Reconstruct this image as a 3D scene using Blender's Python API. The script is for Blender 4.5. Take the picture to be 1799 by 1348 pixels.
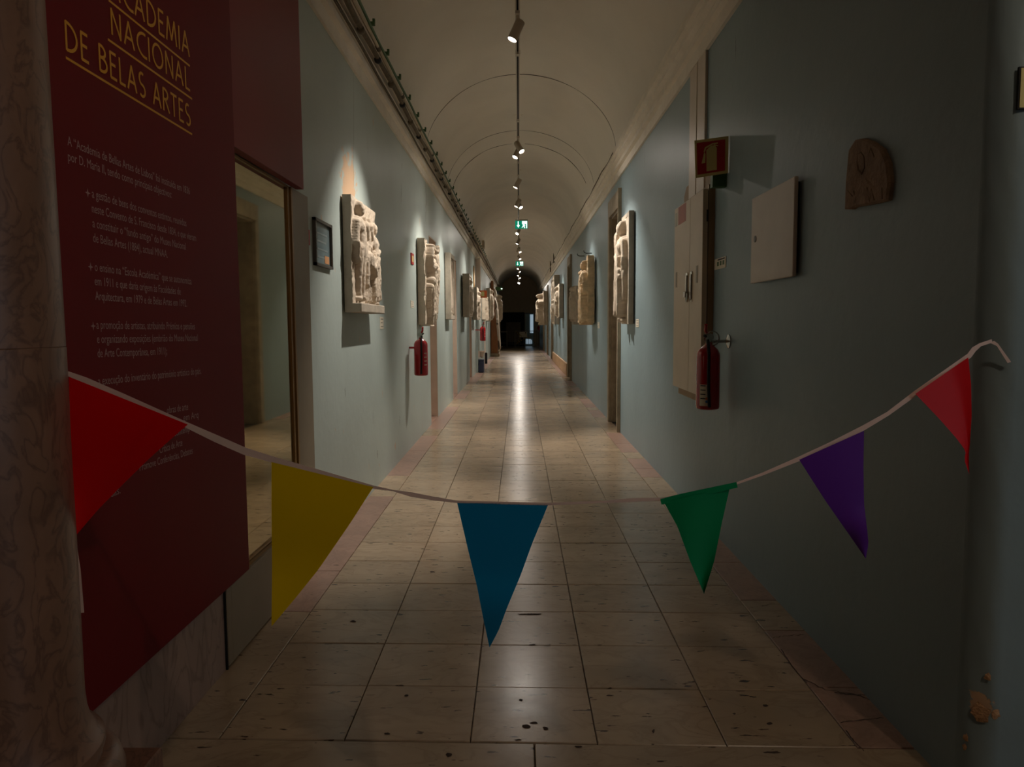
import bpy, math, random
import numpy as np
from mathutils import Vector, Matrix

random.seed(7)
rng = np.random.default_rng(7)
for o in list(bpy.data.objects):
    bpy.data.objects.remove(o)
S = bpy.context.scene
COL = S.collection

# ------------------------------------------------------------------ camera
F_PX, W_PX, H_PX = 1300.0, 1799.0, 1348.0
EYE = 1.45
VPX, VPY, ROLL = 912.0, 569.0, -0.006


def cam_rot(yaw, pitch):
    return (Matrix.Rotation(yaw, 3, 'Z') @ Matrix.Rotation(math.pi/2 - pitch, 3, 'X')
            @ Matrix.Rotation(ROLL, 3, 'Z'))


yaw, pitch = 0.0096, 0.08
for _ in range(30):
    v = cam_rot(yaw, pitch).transposed() @ Vector((0, 1, 0))
    px = W_PX/2 + F_PX*v.x/-v.z
    py = H_PX/2 - F_PX*v.y/-v.z
    yaw += (VPX-px)/F_PX
    pitch += (py-VPY)/F_PX
CR = cam_rot(yaw, pitch)
cam = bpy.data.cameras.new('camera')
camo = bpy.data.objects.new('camera', cam)
COL.objects.link(camo)
camo.matrix_world = Matrix.Translation((0, 0, EYE)) @ CR.to_4x4()
cam.sensor_fit = 'HORIZONTAL'
cam.sensor_width = 36.0
cam.lens = 36.0*F_PX/W_PX
cam.clip_start = 0.05
S.camera = camo

# ------------------------------------------------------------------ world, lights, exposure
S.view_settings.view_transform = 'Standard'
S.view_settings.look = 'None'
S.view_settings.gamma = 1.0
S.view_settings.use_curve_mapping = False
S.view_settings.exposure = 0.9
wd = bpy.data.worlds.new('dim_hall')
S.world = wd
wd.use_nodes = True
wd.node_tree.nodes['Background'].inputs[0].default_value = (0.75, 0.62, 0.5, 1)
wd.node_tree.nodes['Background'].inputs[1].default_value = 0.002

SPOT_W = 135.0
SPILL_W = 16.0
WARM = (1.0, 0.91, 0.81)


def lamp_obj(name, typ, loc, energy, color, **kw):
    l = bpy.data.lights.new(name, typ)
    l.energy = energy
    l.color = color
    for k, v_ in kw.items():
        setattr(l, k, v_)
    o = bpy.data.objects.new(name, l)
    COL.objects.link(o)
    o.location = loc
    return o


def aim(o, target):
    d = Vector(target) - Vector(o.location)
    o.rotation_euler = d.to_track_quat('-Z', 'Y').to_euler()


# the hall behind the photographer has a warm pendant bulb and a daylit window: both are built below
HALL_BULB_W, HALL_BULB_R, HALL_BULB = 21.0, 0.05, (1.8, -0.3, 3.6)
WINDOW_STRENGTH = 1.0

# ------------------------------------------------------------------ pixel -> place helpers


def ray(x, y):
    return CR @ Vector(((x-W_PX/2)/F_PX, -(y-H_PX/2)/F_PX, -1.0))


def onX(x, y, X):
    d = ray(x, y)
    t = X/d.x
    return Vector((X, d.y*t, EYE+d.z*t))


def onY(x, y, Y):
    d = ray(x, y)
    t = Y/d.y
    return Vector((d.x*t, Y, EYE+d.z*t))


def onZ(x, y, Z=0.0):
    d = ray(x, y)
    t = (Z-EYE)/d.z
    return Vector((d.x*t, d.y*t, Z))


# ------------------------------------------------------------------ materials
MATS = {}


def nodes_of(m):
    m.use_nodes = True
    nt = m.node_tree
    return nt, nt.nodes, nt.links, nt.nodes['Principled BSDF']


def srgb(r, g, b):
    def f(c):
        c /= 255.0
        return c/12.92 if c <= 0.04045 else ((c+0.055)/1.055)**2.4
    return (f(r), f(g), f(b), 1.0)


def mat(name, rgb, rough=0.6, metal=0.0, var=0.12, scale=6.0, bump=0.0, bscale=60.0, spec=0.5, stretch=None, coat=0.0, rnd=0.0):
    """paint-like procedural material: colour with noise variation and fine relief"""
    if name in MATS:
        return MATS[name]
    m = bpy.data.materials.new(name)
    nt, N, L, B = nodes_of(m)
    B.inputs['Roughness'].default_value = rough
    B.inputs['Metallic'].default_value = metal
    B.inputs['Specular IOR Level'].default_value = spec
    B.inputs['Coat Weight'].default_value = coat
    tc = N.new('ShaderNodeTexCoord')
    mp = N.new('ShaderNodeMapping')
    L.new(tc.outputs['Object'], mp.inputs[0])
    if stretch:
        mp.inputs['Scale'].default_value = stretch
    nz = N.new('ShaderNodeTexNoise')
    nz.inputs['Scale'].default_value = scale
    nz.inputs['Detail'].default_value = 6
    L.new(mp.outputs[0], nz.inputs['Vector'])
    rp = N.new('ShaderNodeValToRGB')
    c = srgb(*rgb)
    rp.color_ramp.elements[0].position = 0.3
    rp.color_ramp.elements[1].position = 0.7
    rp.color_ramp.elements[0].color = tuple(max(0, k*(1-var)) for k in c[:3])+(1,)
    rp.color_ramp.elements[1].color = tuple(min(1, k*(1+var)) for k in c[:3])+(1,)
    L.new(nz.outputs['Fac'], rp.inputs[0])
    out = rp.outputs[0]
    if rnd:
        oi = N.new('ShaderNodeObjectInfo')
        mr = N.new('ShaderNodeMapRange')
        mr.inputs[3].default_value = 1-rnd
        mr.inputs[4].default_value = 1+rnd
        L.new(oi.outputs['Random'], mr.inputs[0])
        mx = N.new('ShaderNodeVectorMath')
        mx.operation = 'SCALE'
        L.new(out, mx.inputs[0])
        L.new(mr.outputs[0], mx.inputs['Scale'])
        out = mx.outputs[0]
    L.new(out, B.inputs['Base Color'])
    if bump:
        n2 = N.new('ShaderNodeTexNoise')
        n2.inputs['Scale'].default_value = bscale
        n2.inputs['Detail'].default_value = 5
        L.new(mp.outputs[0], n2.inputs['Vector'])
        b = N.new('ShaderNodeBump')
        b.inputs['Strength'].default_value = bump
        b.inputs['Distance'].default_value = 0.01
        L.new(n2.outputs['Fac'], b.inputs['Height'])
        L.new(b.outputs[0], B.inputs['Normal'])
    MATS[name] = m
    return m


def emit(name, rgb, strength):
    m = bpy.data.materials.new(name)
    nt, N, L, B = nodes_of(m)
    B.inputs['Base Color'].default_value = rgb
    B.inputs['Emission Color'].default_value = rgb
    B.inputs['Emission Strength'].default_value = strength
    return m


def wall_paint(name, rgb, peel_centres=(), rough=0.42, chip=0.70):
    """oil-painted plaster, slightly uneven, with chips and peeled spots showing the plaster"""
    m = bpy.data.materials.new(name)
    nt, N, L, B = nodes_of(m)
    B.inputs['Roughness'].default_value = rough
    B.inputs['Specular IOR Level'].default_value = 0.3
    tc = N.new('ShaderNodeTexCoord')
    nz = N.new('ShaderNodeTexNoise')
    nz.inputs['Scale'].default_value = 0.9
    nz.inputs['Detail'].default_value = 7
    L.new(tc.outputs['Object'], nz.inputs['Vector'])
    rp = N.new('ShaderNodeValToRGB')
    c = srgb(*rgb)
    rp.color_ramp.elements[0].position = 0.3
    rp.color_ramp.elements[1].position = 0.72
    rp.color_ramp.elements[0].color = tuple(k*0.9 for k in c[:3])+(1,)
    rp.color_ramp.elements[1].color = tuple(min(1, k*1.08) for k in c[:3])+(1,)
    L.new(nz.outputs['Fac'], rp.inputs[0])
    # chips : stretched vertical specks
    mp = N.new('ShaderNodeMapping')
    mp.inputs['Scale'].default_value = (9, 9, 3.2)
    L.new(tc.outputs['Object'], mp.inputs[0])
    n2 = N.new('ShaderNodeTexNoise')
    n2.inputs['Scale'].default_value = 1.0
    n2.inputs['Detail'].default_value = 4
    n2.inputs['Roughness'].default_value = 0.62
    L.new(mp.outputs[0], n2.inputs['Vector'])
    gt = N.new('ShaderNodeMapRange')
    gt.inputs[1].default_value = chip
    gt.inputs[2].default_value = chip+0.015
    L.new(n2.outputs['Fac'], gt.inputs[0])
    fac = gt.outputs[0]
    n3 = N.new('ShaderNodeTexNoise')
    n3.inputs['Scale'].default_value = 7.0
    n3.inputs['Detail'].default_value = 6
    n3.inputs['Roughness'].default_value = 0.7
    L.new(tc.outputs['Object'], n3.inputs['Vector'])
    for (pc, sc) in peel_centres:
        mm = N.new('ShaderNodeMapping')
        mm.vector_type = 'TEXTURE'
        mm.inputs['Location'].default_value = pc
        mm.inputs['Scale'].default_value = sc
        L.new(tc.outputs['Object'], mm.inputs[0])
        ln = N.new('ShaderNodeVectorMath')
        ln.operation = 'LENGTH'
        L.new(mm.outputs[0], ln.inputs[0])
        ad = N.new('ShaderNodeMath')
        ad.operation = 'MULTIPLY_ADD'
        ad.inputs[1].default_value = 2.6
        L.new(n3.outputs['Fac'], ad.inputs[0])
        L.new(ln.outputs['Value'], ad.inputs[2])
        lt = N.new('ShaderNodeMapRange')
        lt.inputs[1].default_value = 1.95
        lt.inputs[2].default_value = 1.85
        L.new(ad.outputs[0], lt.inputs[0])
        mxm = N.new('ShaderNodeMath')
        mxm.operation = 'MAXIMUM'
        L.new(fac, mxm.inputs[0])
        L.new(lt.outputs[0], mxm.inputs[1])
        fac = mxm.outputs[0]
    mix = N.new('ShaderNodeMixRGB')
    mix.inputs[2].default_value = srgb(205, 172, 140)
    L.new(fac, mix.inputs[0])
    L.new(rp.outputs[0], mix.inputs[1])
    L.new(mix.outputs[0], B.inputs['Base Color'])
    n4 = N.new('ShaderNodeTexNoise')
    n4.inputs['Scale'].default_value = 14.0
    n4.inputs['Detail'].default_value = 4
    L.new(tc.outputs['Object'], n4.inputs['Vector'])
    sub = N.new('ShaderNodeMath')
    sub.operation = 'SUBTRACT'
    L.new(n4.outputs['Fac'], sub.inputs[0])
    L.new(fac, sub.inputs[1])
    b = N.new('ShaderNodeBump')
    b.inputs['Strength'].default_value = 0.18
    b.inputs['Distance'].default_value = 0.012
    L.new(sub.outputs[0], b.inputs['Height'])
    L.new(b.outputs[0], B.inputs['Normal'])
    MATS[name] = m
    return m


def marble(name, base, vein, rough=0.25, scale=3.0, rnd=0.0, stretch=(1, 1, 1), pit=0.0, spec=0.5, vmix=0.55):
    """stone: clouded base, veins, optional dark pits; tile-to-tile variation"""
    if name in MATS:
        return MATS[name]
    m = bpy.data.materials.new(name)
    nt, N, L, B = nodes_of(m)
    B.inputs['Specular IOR Level'].default_value = spec
    tc = N.new('ShaderNodeTexCoord')
    geo = N.new('ShaderNodeNewGeometry')
    mp = N.new('ShaderNodeMapping')
    mp.inputs['Scale'].default_value = stretch
    L.new(geo.outputs['Position'], mp.inputs[0])
    src = mp.outputs[0]
    if rnd:
        oi = N.new('ShaderNodeObjectInfo')
        sc_ = N.new('ShaderNodeVectorMath')
        sc_.operation = 'SCALE'
        sc_.inputs[0].default_value = (7.3, 3.1, 5.7)
        L.new(oi.outputs['Random'], sc_.inputs['Scale'])
        ad = N.new('ShaderNodeVectorMath')
        L.new(mp.outputs[0], ad.inputs[0])
        L.new(sc_.outputs[0], ad.inputs[1])
        src = ad.outputs[0]
    n1 = N.new('ShaderNodeTexNoise')
    n1.inputs['Scale'].default_value = scale
    n1.inputs['Detail'].default_value = 8
    n1.inputs['Roughness'].default_value = 0.6
    n1.inputs['Distortion'].default_value = 0.6
    L.new(src, n1.inputs['Vector'])
    rp = N.new('ShaderNodeValToRGB')
    c = srgb(*base)
    rp.color_ramp.elements[0].position = 0.25
    rp.color_ramp.elements[1].position = 0.75
    rp.color_ramp.elements[0].color = tuple(k*0.78 for k in c[:3])+(1,)
    rp.color_ramp.elements[1].color = tuple(min(1, k*1.15) for k in c[:3])+(1,)
    L.new(n1.outputs['Fac'], rp.inputs[0])
    n2 = N.new('ShaderNodeTexNoise')
    n2.inputs['Scale'].default_value = scale*1.3
    n2.inputs['Detail'].default_value = 5
    n2.inputs['Distortion'].default_value = 1.6
    L.new(src, n2.inputs['Vector'])
    ab = N.new('ShaderNodeMath')
    ab.operation = 'SUBTRACT'
    ab.inputs[1].default_value = 0.5
    L.new(n2.outputs['Fac'], ab.inputs[0])
    ab2 = N.new('ShaderNodeMath')
    ab2.operation = 'ABSOLUTE'
    L.new(ab.outputs[0], ab2.inputs[0])
    vr = N.new('ShaderNodeMapRange')
    vr.inputs[1].default_value = 0.0
    vr.inputs[2].default_value = 0.05
    vr.inputs[3].default_value = vmix
    vr.inputs[4].default_value = 0.0
    L.new(ab2.outputs[0], vr.inputs[0])
    mix = N.new('ShaderNodeMixRGB')
    mix.inputs[2].default_value = srgb(*vein)
    L.new(vr.outputs[0], mix.inputs[0])
    L.new(rp.outputs[0], mix.inputs[1])
    out = mix.outputs[0]
    if pit:
        n3 = N.new('ShaderNodeTexNoise')
        n3.inputs['Scale'].default_value = 26
        n3.inputs['Detail'].default_value = 3
        m3 = N.new('ShaderNodeMapping')
        m3.inputs['Scale'].default_value = (0.55, 1.2, 1)
        L.new(src, m3.inputs[0])
        L.new(m3.outputs[0], n3.inputs['Vector'])
        pr = N.new('ShaderNodeMapRange')
        pr.inputs[1].default_value = pit
        pr.inputs[2].default_value = pit+0.03
        L.new(n3.outputs['Fac'], pr.inputs[0])
        mx2 = N.new('ShaderNodeMixRGB')
        mx2.inputs[2].default_value = srgb(70, 52, 40)
        L.new(pr.outputs[0], mx2.inputs[0])
        L.new(out, mx2.inputs[1])
        out = mx2.outputs[0]
    if rnd:
        mr = N.new('ShaderNodeMapRange')
        mr.inputs[3].default_value = 1-rnd
        mr.inputs[4].default_value = 1+rnd
        L.new(oi.outputs['Random'], mr.inputs[0])
        sv = N.new('ShaderNodeVectorMath')
        sv.operation = 'SCALE'
        L.new(out, sv.inputs[0])
        L.new(mr.outputs[0], sv.inputs['Scale'])
        out = sv.outputs[0]
    L.new(out, B.inputs['Base Color'])
    rr = N.new('ShaderNodeMapRange')
    rr.inputs[3].default_value = rough*0.8
    rr.inputs[4].default_value = rough*1.3
    L.new(n1.outputs['Fac'], rr.inputs[0])
    L.new(rr.outputs[0], B.inputs['Roughness'])
    b = N.new('ShaderNodeBump')
    b.inputs['Strength'].default_value = 0.06
    b.inputs['Distance'].default_value = 0.01
    L.new(n1.outputs['Fac'], b.inputs['Height'])
    L.new(b.outputs[0], B.inputs['Normal'])
    MATS[name] = m
    return m


# ------------------------------------------------------------------ mesh helpers


class MB:
    def __init__(self):
        self.v, self.f = [], []

    def add(self, vs, fs):
        n = len(self.v)
        self.v += [tuple(p) for p in vs]
        self.f += [tuple(i+n for i in f) for f in fs]
        return self

    def box(self, a, b, M=None):
        x0, y0, z0 = a
        x1, y1, z1 = b
        vs = [(x0, y0, z0), (x1, y0, z0), (x1, y1, z0), (x0, y1, z0), (x0, y0, z1), (x1, y0, z1), (x1, y1, z1), (x0, y1, z1)]
        if M:
            vs = [M @ Vector(p) for p in vs]
        return self.add(vs, [(0, 3, 2, 1), (4, 5, 6, 7), (0, 1, 5, 4), (1, 2, 6, 5), (2, 3, 7, 6), (3, 0, 4, 7)])

    def tube(self, pts, r, n=8, caps=True):
        pts = [Vector(p) for p in pts]
        rs = r if isinstance(r, (list, tuple)) else [r]*len(pts)
        base = len(self.v)
        ref = None
        for i, p in enumerate(pts):
            d = (pts[min(i+1, len(pts)-1)] - pts[max(i-1, 0)]).normalized()
            if ref is None:
                ref = Vector((0, 0, 1)) if abs(d.z) < 0.9 else Vector((1, 0, 0))
            a = (ref - d*ref.dot(d))
            a = a.normalized() if a.length > 1e-6 else d.orthogonal().normalized()
            ref = a
            b = d.cross(a)
            for k in range(n):
                t = 2*math.pi*k/n
                self.v.append(tuple(p + (a*math.cos(t)+b*math.sin(t))*rs[i]))
        for i in range(len(pts)-1):
            for k in range(n):
                k2 = (k+1) % n
                self.f.append((base+i*n+k, base+i*n+k2, base+(i+1)*n+k2, base+(i+1)*n+k))
        if caps:
            self.f.append(tuple(base+k for k in reversed(range(n))))
            self.f.append(tuple(base+(len(pts)-1)*n+k for k in range(n)))
        return self

    def lathe(self, prof, n=32, M=None, closed=True):
        base = len(self.v)
        M = M or Matrix.Identity(4)
        for (r, z) in prof:
            for k in range(n):
                t = 2*math.pi*k/n
                self.v.append(tuple(M @ Vector((r*math.cos(t), r*math.sin(t), z))))
        for i in range(len(prof)-1):
            for k in range(n):
                k2 = (k+1) % n
                self.f.append((base+i*n+k, base+i*n+k2, base+(i+1)*n+k2, base+(i+1)*n+k))
        if closed:
            self.f.append(tuple(base+k for k in reversed(range(n))))
            self.f.append(tuple(base+(len(prof)-1)*n+k for k in range(n)))
        return self

    def sweep(self, prof, y0, y1, ny=2):
        """prof: list of (x,z), swept along y"""
        base = len(self.v)
        n = len(prof)
        for j in range(ny):
            y = y0+(y1-y0)*j/(ny-1)
            for (x, z) in prof:
                self.v.append((x, y, z))
        for j in range(ny-1):
            for i in range(n-1):
                a = base+j*n+i
                self.f.append((a, a+1, a+n+1, a+n))
        return self

    def build(self, name, m, parent=None, smooth=False, bevel=0.0):
        me = bpy.data.meshes.new(name)
        me.from_pydata(self.v, [], self.f)
        me.materials.append(m)
        me.update()
        o = bpy.data.objects.new(name, me)
        COL.objects.link(o)
        if smooth:
            for p in me.polygons:
                p.use_smooth = True
            if smooth != 'all':
                try:
                    me.set_sharp_from_angle(angle=math.radians(40))
                except Exception:
                    pass
        if bevel:
            b = o.modifiers.new('bevel', 'BEVEL')
            b.width = bevel
            b.segments = 2
            b.limit_method = 'ANGLE'
        if parent is not None:
            o.parent = parent
            if parent.type == 'EMPTY':
                o.matrix_parent_inverse = Matrix.Translation(-Vector(parent.location))
        return o


def bx(name, a, b, m, parent=None, bevel=0.0):
    lo = [min(p, q) for p, q in zip(a, b)]
    hi = [max(p, q) for p, q in zip(a, b)]
    return MB().box(lo, hi).build(name, m, parent, bevel=bevel)


def tag(o, label, cat, group=None, kind=None):
    if label:
        o['label'] = label
    if cat:
        o['category'] = cat
    if group:
        o['group'] = group
    if kind:
        o['kind'] = kind
    return o


def thing(name, loc, label, cat, group=None):
    o = bpy.data.objects.new(name, None)
    o.empty_display_size = 0.1
    COL.objects.link(o)
    o.location = loc
    return tag(o, label, cat, group)


def struct(o, label=None, cat=None):
    o['kind'] = 'structure'
    return tag(o, label, cat)


XL, XR, YEND = -1.28, 1.34, 48.5
CL, CRH = 3.41, 3.36       # undersides of the two cornices
YR0 = 2.12                 # where the right wall turns the corner

# ------------------------------------------------------------------ palette
peelL = onX(612, 318, XL)
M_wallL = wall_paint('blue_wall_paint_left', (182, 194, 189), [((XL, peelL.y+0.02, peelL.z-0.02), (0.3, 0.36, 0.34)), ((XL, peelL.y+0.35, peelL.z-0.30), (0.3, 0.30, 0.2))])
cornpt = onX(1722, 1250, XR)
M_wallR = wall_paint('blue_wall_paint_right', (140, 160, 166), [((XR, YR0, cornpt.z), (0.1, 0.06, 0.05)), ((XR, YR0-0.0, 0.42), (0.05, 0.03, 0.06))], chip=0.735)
M_cream = mat('cream_vault_plaster', (228, 219, 205), 0.8, var=0.05, scale=1.2, bump=0.1, bscale=25)
M_cornice = mat('chalky_cornice_plaster', (234, 224, 208), 0.75, var=0.07, scale=5, bump=0.2, bscale=30)
M_tile = marble('polished_limestone_tile', (172, 150, 124), (128, 104, 82), 0.22, 3.2, rnd=0.09, pit=0.665, stretch=(0.8, 1.4, 1), vmix=0.28)
M_border = marble('rosy_border_stone', (166, 134, 118), (120, 90, 80), 0.3, 5, rnd=0.08, pit=0.72, vmix=0.3)
M_grout = mat('dark_floor_joint', (70, 56, 44), 0.9, var=0.2)
M_marble = marble('veined_rose_marble', (128, 96, 78), (74, 50, 42), 0.36, 9.5, stretch=(1, 1, 0.6), vmix=0.55)
M_plinth = marble('veined_grey_rose_marble', (158, 132, 120), (96, 70, 64), 0.3, 5.5, stretch=(1, 1, 0.35), vmix=0.5)
M_red = mat('maroon_panel_lacquer', (114, 24, 27), 0.55, var=0.05, scale=2, spec=0.15)
M_red_lit = mat('spotlit_maroon_lacquer', (136, 52, 50), 0.5, var=0.05, scale=2, spec=0.2)  # panel maroon made lighter: the spotlight on the lintel is put into the colour
M_gold = mat('gold_lettering', (224, 158, 36), 0.5, var=0.05)
M_text = mat('pale_grey_lettering', (176, 142, 138), 0.6, var=0.05)
M_frame = mat('grey_beige_door_paint', (142, 128, 108), 0.5, var=0.06)
M_brass = mat('brown_gilt_frame', (150, 112, 60), 0.4, var=0.1, metal=0.2)
M_black = mat('black_rubber', (14, 13, 12), 0.7, var=0.2)
M_plaster = mat('white_plaster_cast', (204, 188, 168), 0.85, var=0.12, scale=9, bump=0.35, bscale=55)
M_plaster2 = mat('greyed_plaster_slab', (180, 168, 151), 0.85, var=0.14, scale=7, bump=0.3, bscale=45)
M_stone = mat('honey_plaster_cast', (214, 186, 150), 0.85, var=0.22, scale=11, bump=0.4, bscale=50)
M_firered = mat('fire_red_enamel', (170, 14, 22), 0.22, var=0.05, coat=0.3)
M_signred = mat('sign_red', (178, 16, 24), 0.45, var=0.03)
M_signcream = mat('photoluminescent_cream', (214, 200, 130), 0.5, var=0.03)
M_white = mat('white_enamel', (206, 192, 176), 0.4, var=0.04)
M_locker = mat('cream_locker_enamel', (198, 178, 150), 0.4, var=0.05)
M_chrome = mat('worn_chrome', (190, 185, 178), 0.22, metal=1.0, var=0.05)
M_wood = mat('varnished_brown_wood', (150, 92, 44), 0.45, var=0.25, scale=5, stretch=(6, 6, 0.6))
M_doorwood = mat('dark_brown_door_wood', (84, 62, 42), 0.5, var=0.2, scale=5, stretch=(6, 6, 0.6))
M_stoneframe = mat('grey_brown_limestone', (164, 148, 124), 0.6, var=0.2, scale=8, bump=0.3, bscale=40)
M_reveal = mat('pink_beige_reveal', (228, 208, 192), 0.6, var=0.05)
M_track = mat('white_track_enamel', (190, 178, 160), 0.45, var=0.03)
M_lampbody = mat('taupe_lamp_enamel', (170, 156, 138), 0.45, var=0.03)
M_paper = mat('white_card', (222, 212, 192), 0.7, var=0.03)
M_ink = mat('dark_ink', (50, 44, 42), 0.7, var=0.1)
M_greyframe = mat('dark_grey_metal_frame', (96, 92, 86), 0.4, metal=0.4, var=0.05)
M_tape = mat('white_satin_tape', (226, 200, 190), 0.5, var=0.05)
M_cable = mat('dusty_brown_cable', (98, 86, 66), 0.8, var=0.25, scale=20)
M_conduit = mat('dusty_white_conduit', (186, 170, 144), 0.6, var=0.15, scale=10)
M_green = mat('green_plastic_cable', (58, 92, 44), 0.5, var=0.1)
M_steel = mat('galvanised_tube', (120, 116, 108), 0.4, metal=0.6, var=0.1)
M_lens = emit('lit_lamp_lens', (1.0, 0.9, 0.78, 1), 30.0)

# ------------------------------------------------------------------ floor: screed + tiles
fl = MB().box((-6, -3, -0.12), (6, YR0+0.5, -0.014)).box((XL-0.3, YR0+0.5, -0.12), (XR+0.3, YEND+2, -0.014)).build('floor', M_grout)
struct(fl, 'worn beige limestone floor running down the corridor', 'floor')

LANES = [-1.066, -0.621, -0.178, 0.264, 0.708, 1.150]
ROW, Y0 = 0.392, 2.463
SKEW = -0.026


def tile_mesh(name, w, d, m, t=0.014, ch=0.003, sh=0.0):
    vs, fs = [], []
    for (z, e) in ((-t, 0), (-ch, 0), (0, ch)):
        vs += [(-w/2+e, -d/2+e, z), (w/2-e, -d/2+e, z), (w/2-e, d/2-e, z), (-w/2+e, d/2-e, z)]
    for k in range(2):
        for i in range(4):
            j = (i+1) % 4
            fs.append((k*4+i, k*4+j, k*4+4+j, k*4+4+i))
    fs.append((8, 9, 10, 11))
    vs = [(a, b+sh*a, c) for a, b, c in vs]
    me = bpy.data.meshes.new(name)
    me.from_pydata(vs, [], fs)
    me.materials.append(m)
    return me


def put(name, me, loc, rz=0.0, parent=fl):
    o = bpy.data.objects.new(name, me)
    COL.objects.link(o)
    o.location = loc
    o.rotation_euler = (0, 0, rz)
    o.parent = parent
    return o


GAP = 0.0032
lane_me = [tile_mesh('tile', LANES[i+1]-LANES[i]-GAP, ROW-GAP, M_tile, sh=SKEW) for i in range(5)]
NROW = 44
for r in range(NROW):
    for i in range(5):
        xc = (LANES[i]+LANES[i+1])/2
        off = random.uniform(-0.012, 0.012)
        put('tile', lane_me[i], (xc, Y0+ROW*(r+0.5)+SKEW*xc+off*0.3, random.uniform(-0.0012, 0.0)))
# border stones along both walls
wl, wr = LANES[0]-XL, XR-LANES[5]
for side, (a, b) in enumerate(((XL-0.02, LANES[0]), (LANES[5], XR+0.02))):
    y = Y0+SKEW*(a+b)/2
    k = 0
    while y < 20:
        d = (1.15, 0.62, 1.9, 0.85, 1.4)[k % 5] if side == 0 else (0.42, 0.55, 0.38, 0.62, 0.9, 1.6)[k % 6]
        me = tile_mesh('border_stone', b-a-GAP, d-GAP, M_border if (k+side) % 3 else M_tile, sh=SKEW)
        put('border_stone', me, ((a+b)/2, y+d/2, -0.001))
        y += d
        k += 1
    yb = y
    far = MB()
    while y < YEND:
        far.box((a, y, -0.014), (b-GAP, y+1.2-GAP, 0))
        y += 1.2
    o = far.build('border_stones_beyond', M_border, fl)
    o['kind'] = 'stuff'
far = MB()
for r in range(NROW, int((YEND+1-Y0)/ROW)):
    for i in range(5):
        xc = (LANES[i]+LANES[i+1])/2
        yc = Y0+ROW*(r+0.5)+SKEW*xc
        far.box((LANES[i]+GAP/2, yc-ROW/2+GAP/2, -0.014), (LANES[i+1]-GAP/2, yc+ROW/2-GAP/2, -0.0005))
o = far.build('tiles_beyond', M_tile, fl)
o['kind'] = 'stuff'
# wide slabs of the hall threshold, nearer than the tile field
ys = Y0-0.004
for r in range(9):
    d = 0.55
    xs = [-5.4, -3.9, -2.6, -1.28, 0.045, 1.42, 2.7, 4.1, 5.5] if r % 2 == 0 else [-5.6, -4.4, -3.2, -1.9, -0.65, 0.7, 2.05, 3.3, 4.6, 5.6]
    for i in range(len(xs)-1):
        xc = (xs[i]+xs[i+1])/2
        me = tile_mesh('threshold_slab', xs[i+1]-xs[i]-GAP, d-GAP, M_tile, sh=SKEW)
        put('threshold_slab', me, (xc, ys-d*(r+0.5)+SKEW*xc, -0.001))

# cracks across the border stones and chips in the nearest tiles
M_chip = mat('dark_stone_chip', (64, 48, 38), 0.9, var=0.2)
for pts in ([(1413, 1193), (1450, 1212), (1500, 1219), (1533, 1231)], [(1466, 1216), (1490, 1221), (1524, 1221)], [(1477, 1270), (1512, 1265), (1552, 1262)], [(1358, 1121), (1378, 1117), (1413, 1115)], [(1338, 1064), (1362, 1061)], [(1372, 1140), (1392, 1172), (1418, 1200)], [(1486, 1283), (1500, 1302), (1518, 1320)]):
    P_ = []
    for i in range(len(pts)-1):
        for k in range(6):
            u = k/6
            P_.append(onZ(pts[i][0]*(1-u)+pts[i+1][0]*u, pts[i][1]*(1-u)+pts[i+1][1]*u+random.uniform(-1.2, 1.2), 0.0008))
    P_.append(onZ(pts[-1][0], pts[-1][1], 0.0008))
    vs, fs = [], []
    for i, p in enumerate(P_):
        d_ = (P_[min(i+1, len(P_)-1)]-P_[max(i-1, 0)]).normalized()
        n_ = Vector((-d_.y, d_.x, 0))*random.uniform(0.0012, 0.0026)
        vs += [p-n_, p+n_]
    for i in range(len(P_)-1):
        fs.append((2*i, 2*i+1, 2*i+3, 2*i+2))
    MB().add(vs, fs).build('floor_crack', M_chip, fl)
for (x, y, a, b) in ((925, 1276, 10, 4), (938, 1270, 8, 2.5), (958, 1280, 6, 3), (935, 1079, 26, 1.5), (680, 1289, 6, 2), (1016, 1312, 7, 2.5), (788, 1327, 7, 4), (714, 1222, 5, 2), (915, 1230, 4, 2), (910, 1300, 8, 1.5), (1345, 1240, 5, 3), (1352, 1272, 5, 3), (1290, 1254, 4, 2), (1148, 1285, 3, 4), (1072, 1222, 9, 1.2), (620, 1092, 6, 2), (935, 1133, 7, 1.5), (1040, 954, 4, 1.2), (760, 1005, 5, 1.5)):
    vs = [onZ(x, y, 0.0006)]
    for k in range(10):
        q_ = random.uniform(0.55, 1.1)
        vs.append(onZ(x+a*q_*math.cos(k*math.pi/5), y+b*q_*math.sin(k*math.pi/5), 0.0006))
    MB().add(vs, [(0, 1+k, 1+(k+1) % 10) for k in range(10)]).build('floor_chip', M_chip, fl)

# ------------------------------------------------------------------ walls
DOOR_H = 2.74
L_open = [(10.65, 11.55, 2.72), (14.25, 15.25, 2.74), (19.05, 20.0, 2.76), (27.2, 28.2, 2.74), (36.0, 37.0, 2.74)]
R_open = [(9.93, 10.85, 2.97), (19.05, 20.05, 2.97), (29.2, 30.3, 2.97), (34.1, 35.2, 2.97), (39.2, 40.3, 2.97)]


def side_wall(name, X, out, openings, y0, y1, htop, m, thick=0.5):
    mb = MB()
    y = y0
    for (a, b, h) in openings:
        mb.box((min(X, X+out*thick), y, -0.1), (max(X, X+out*thick), a, htop))
        mb.box((min(X, X+out*thick), a, h), (max(X, X+out*thick), b, htop))
        y = b
    mb.box((min(X, X+out*thick), y, -0.1), (max(X, X+out*thick), y1, htop))
    return struct(mb.build(name, m))


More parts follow.
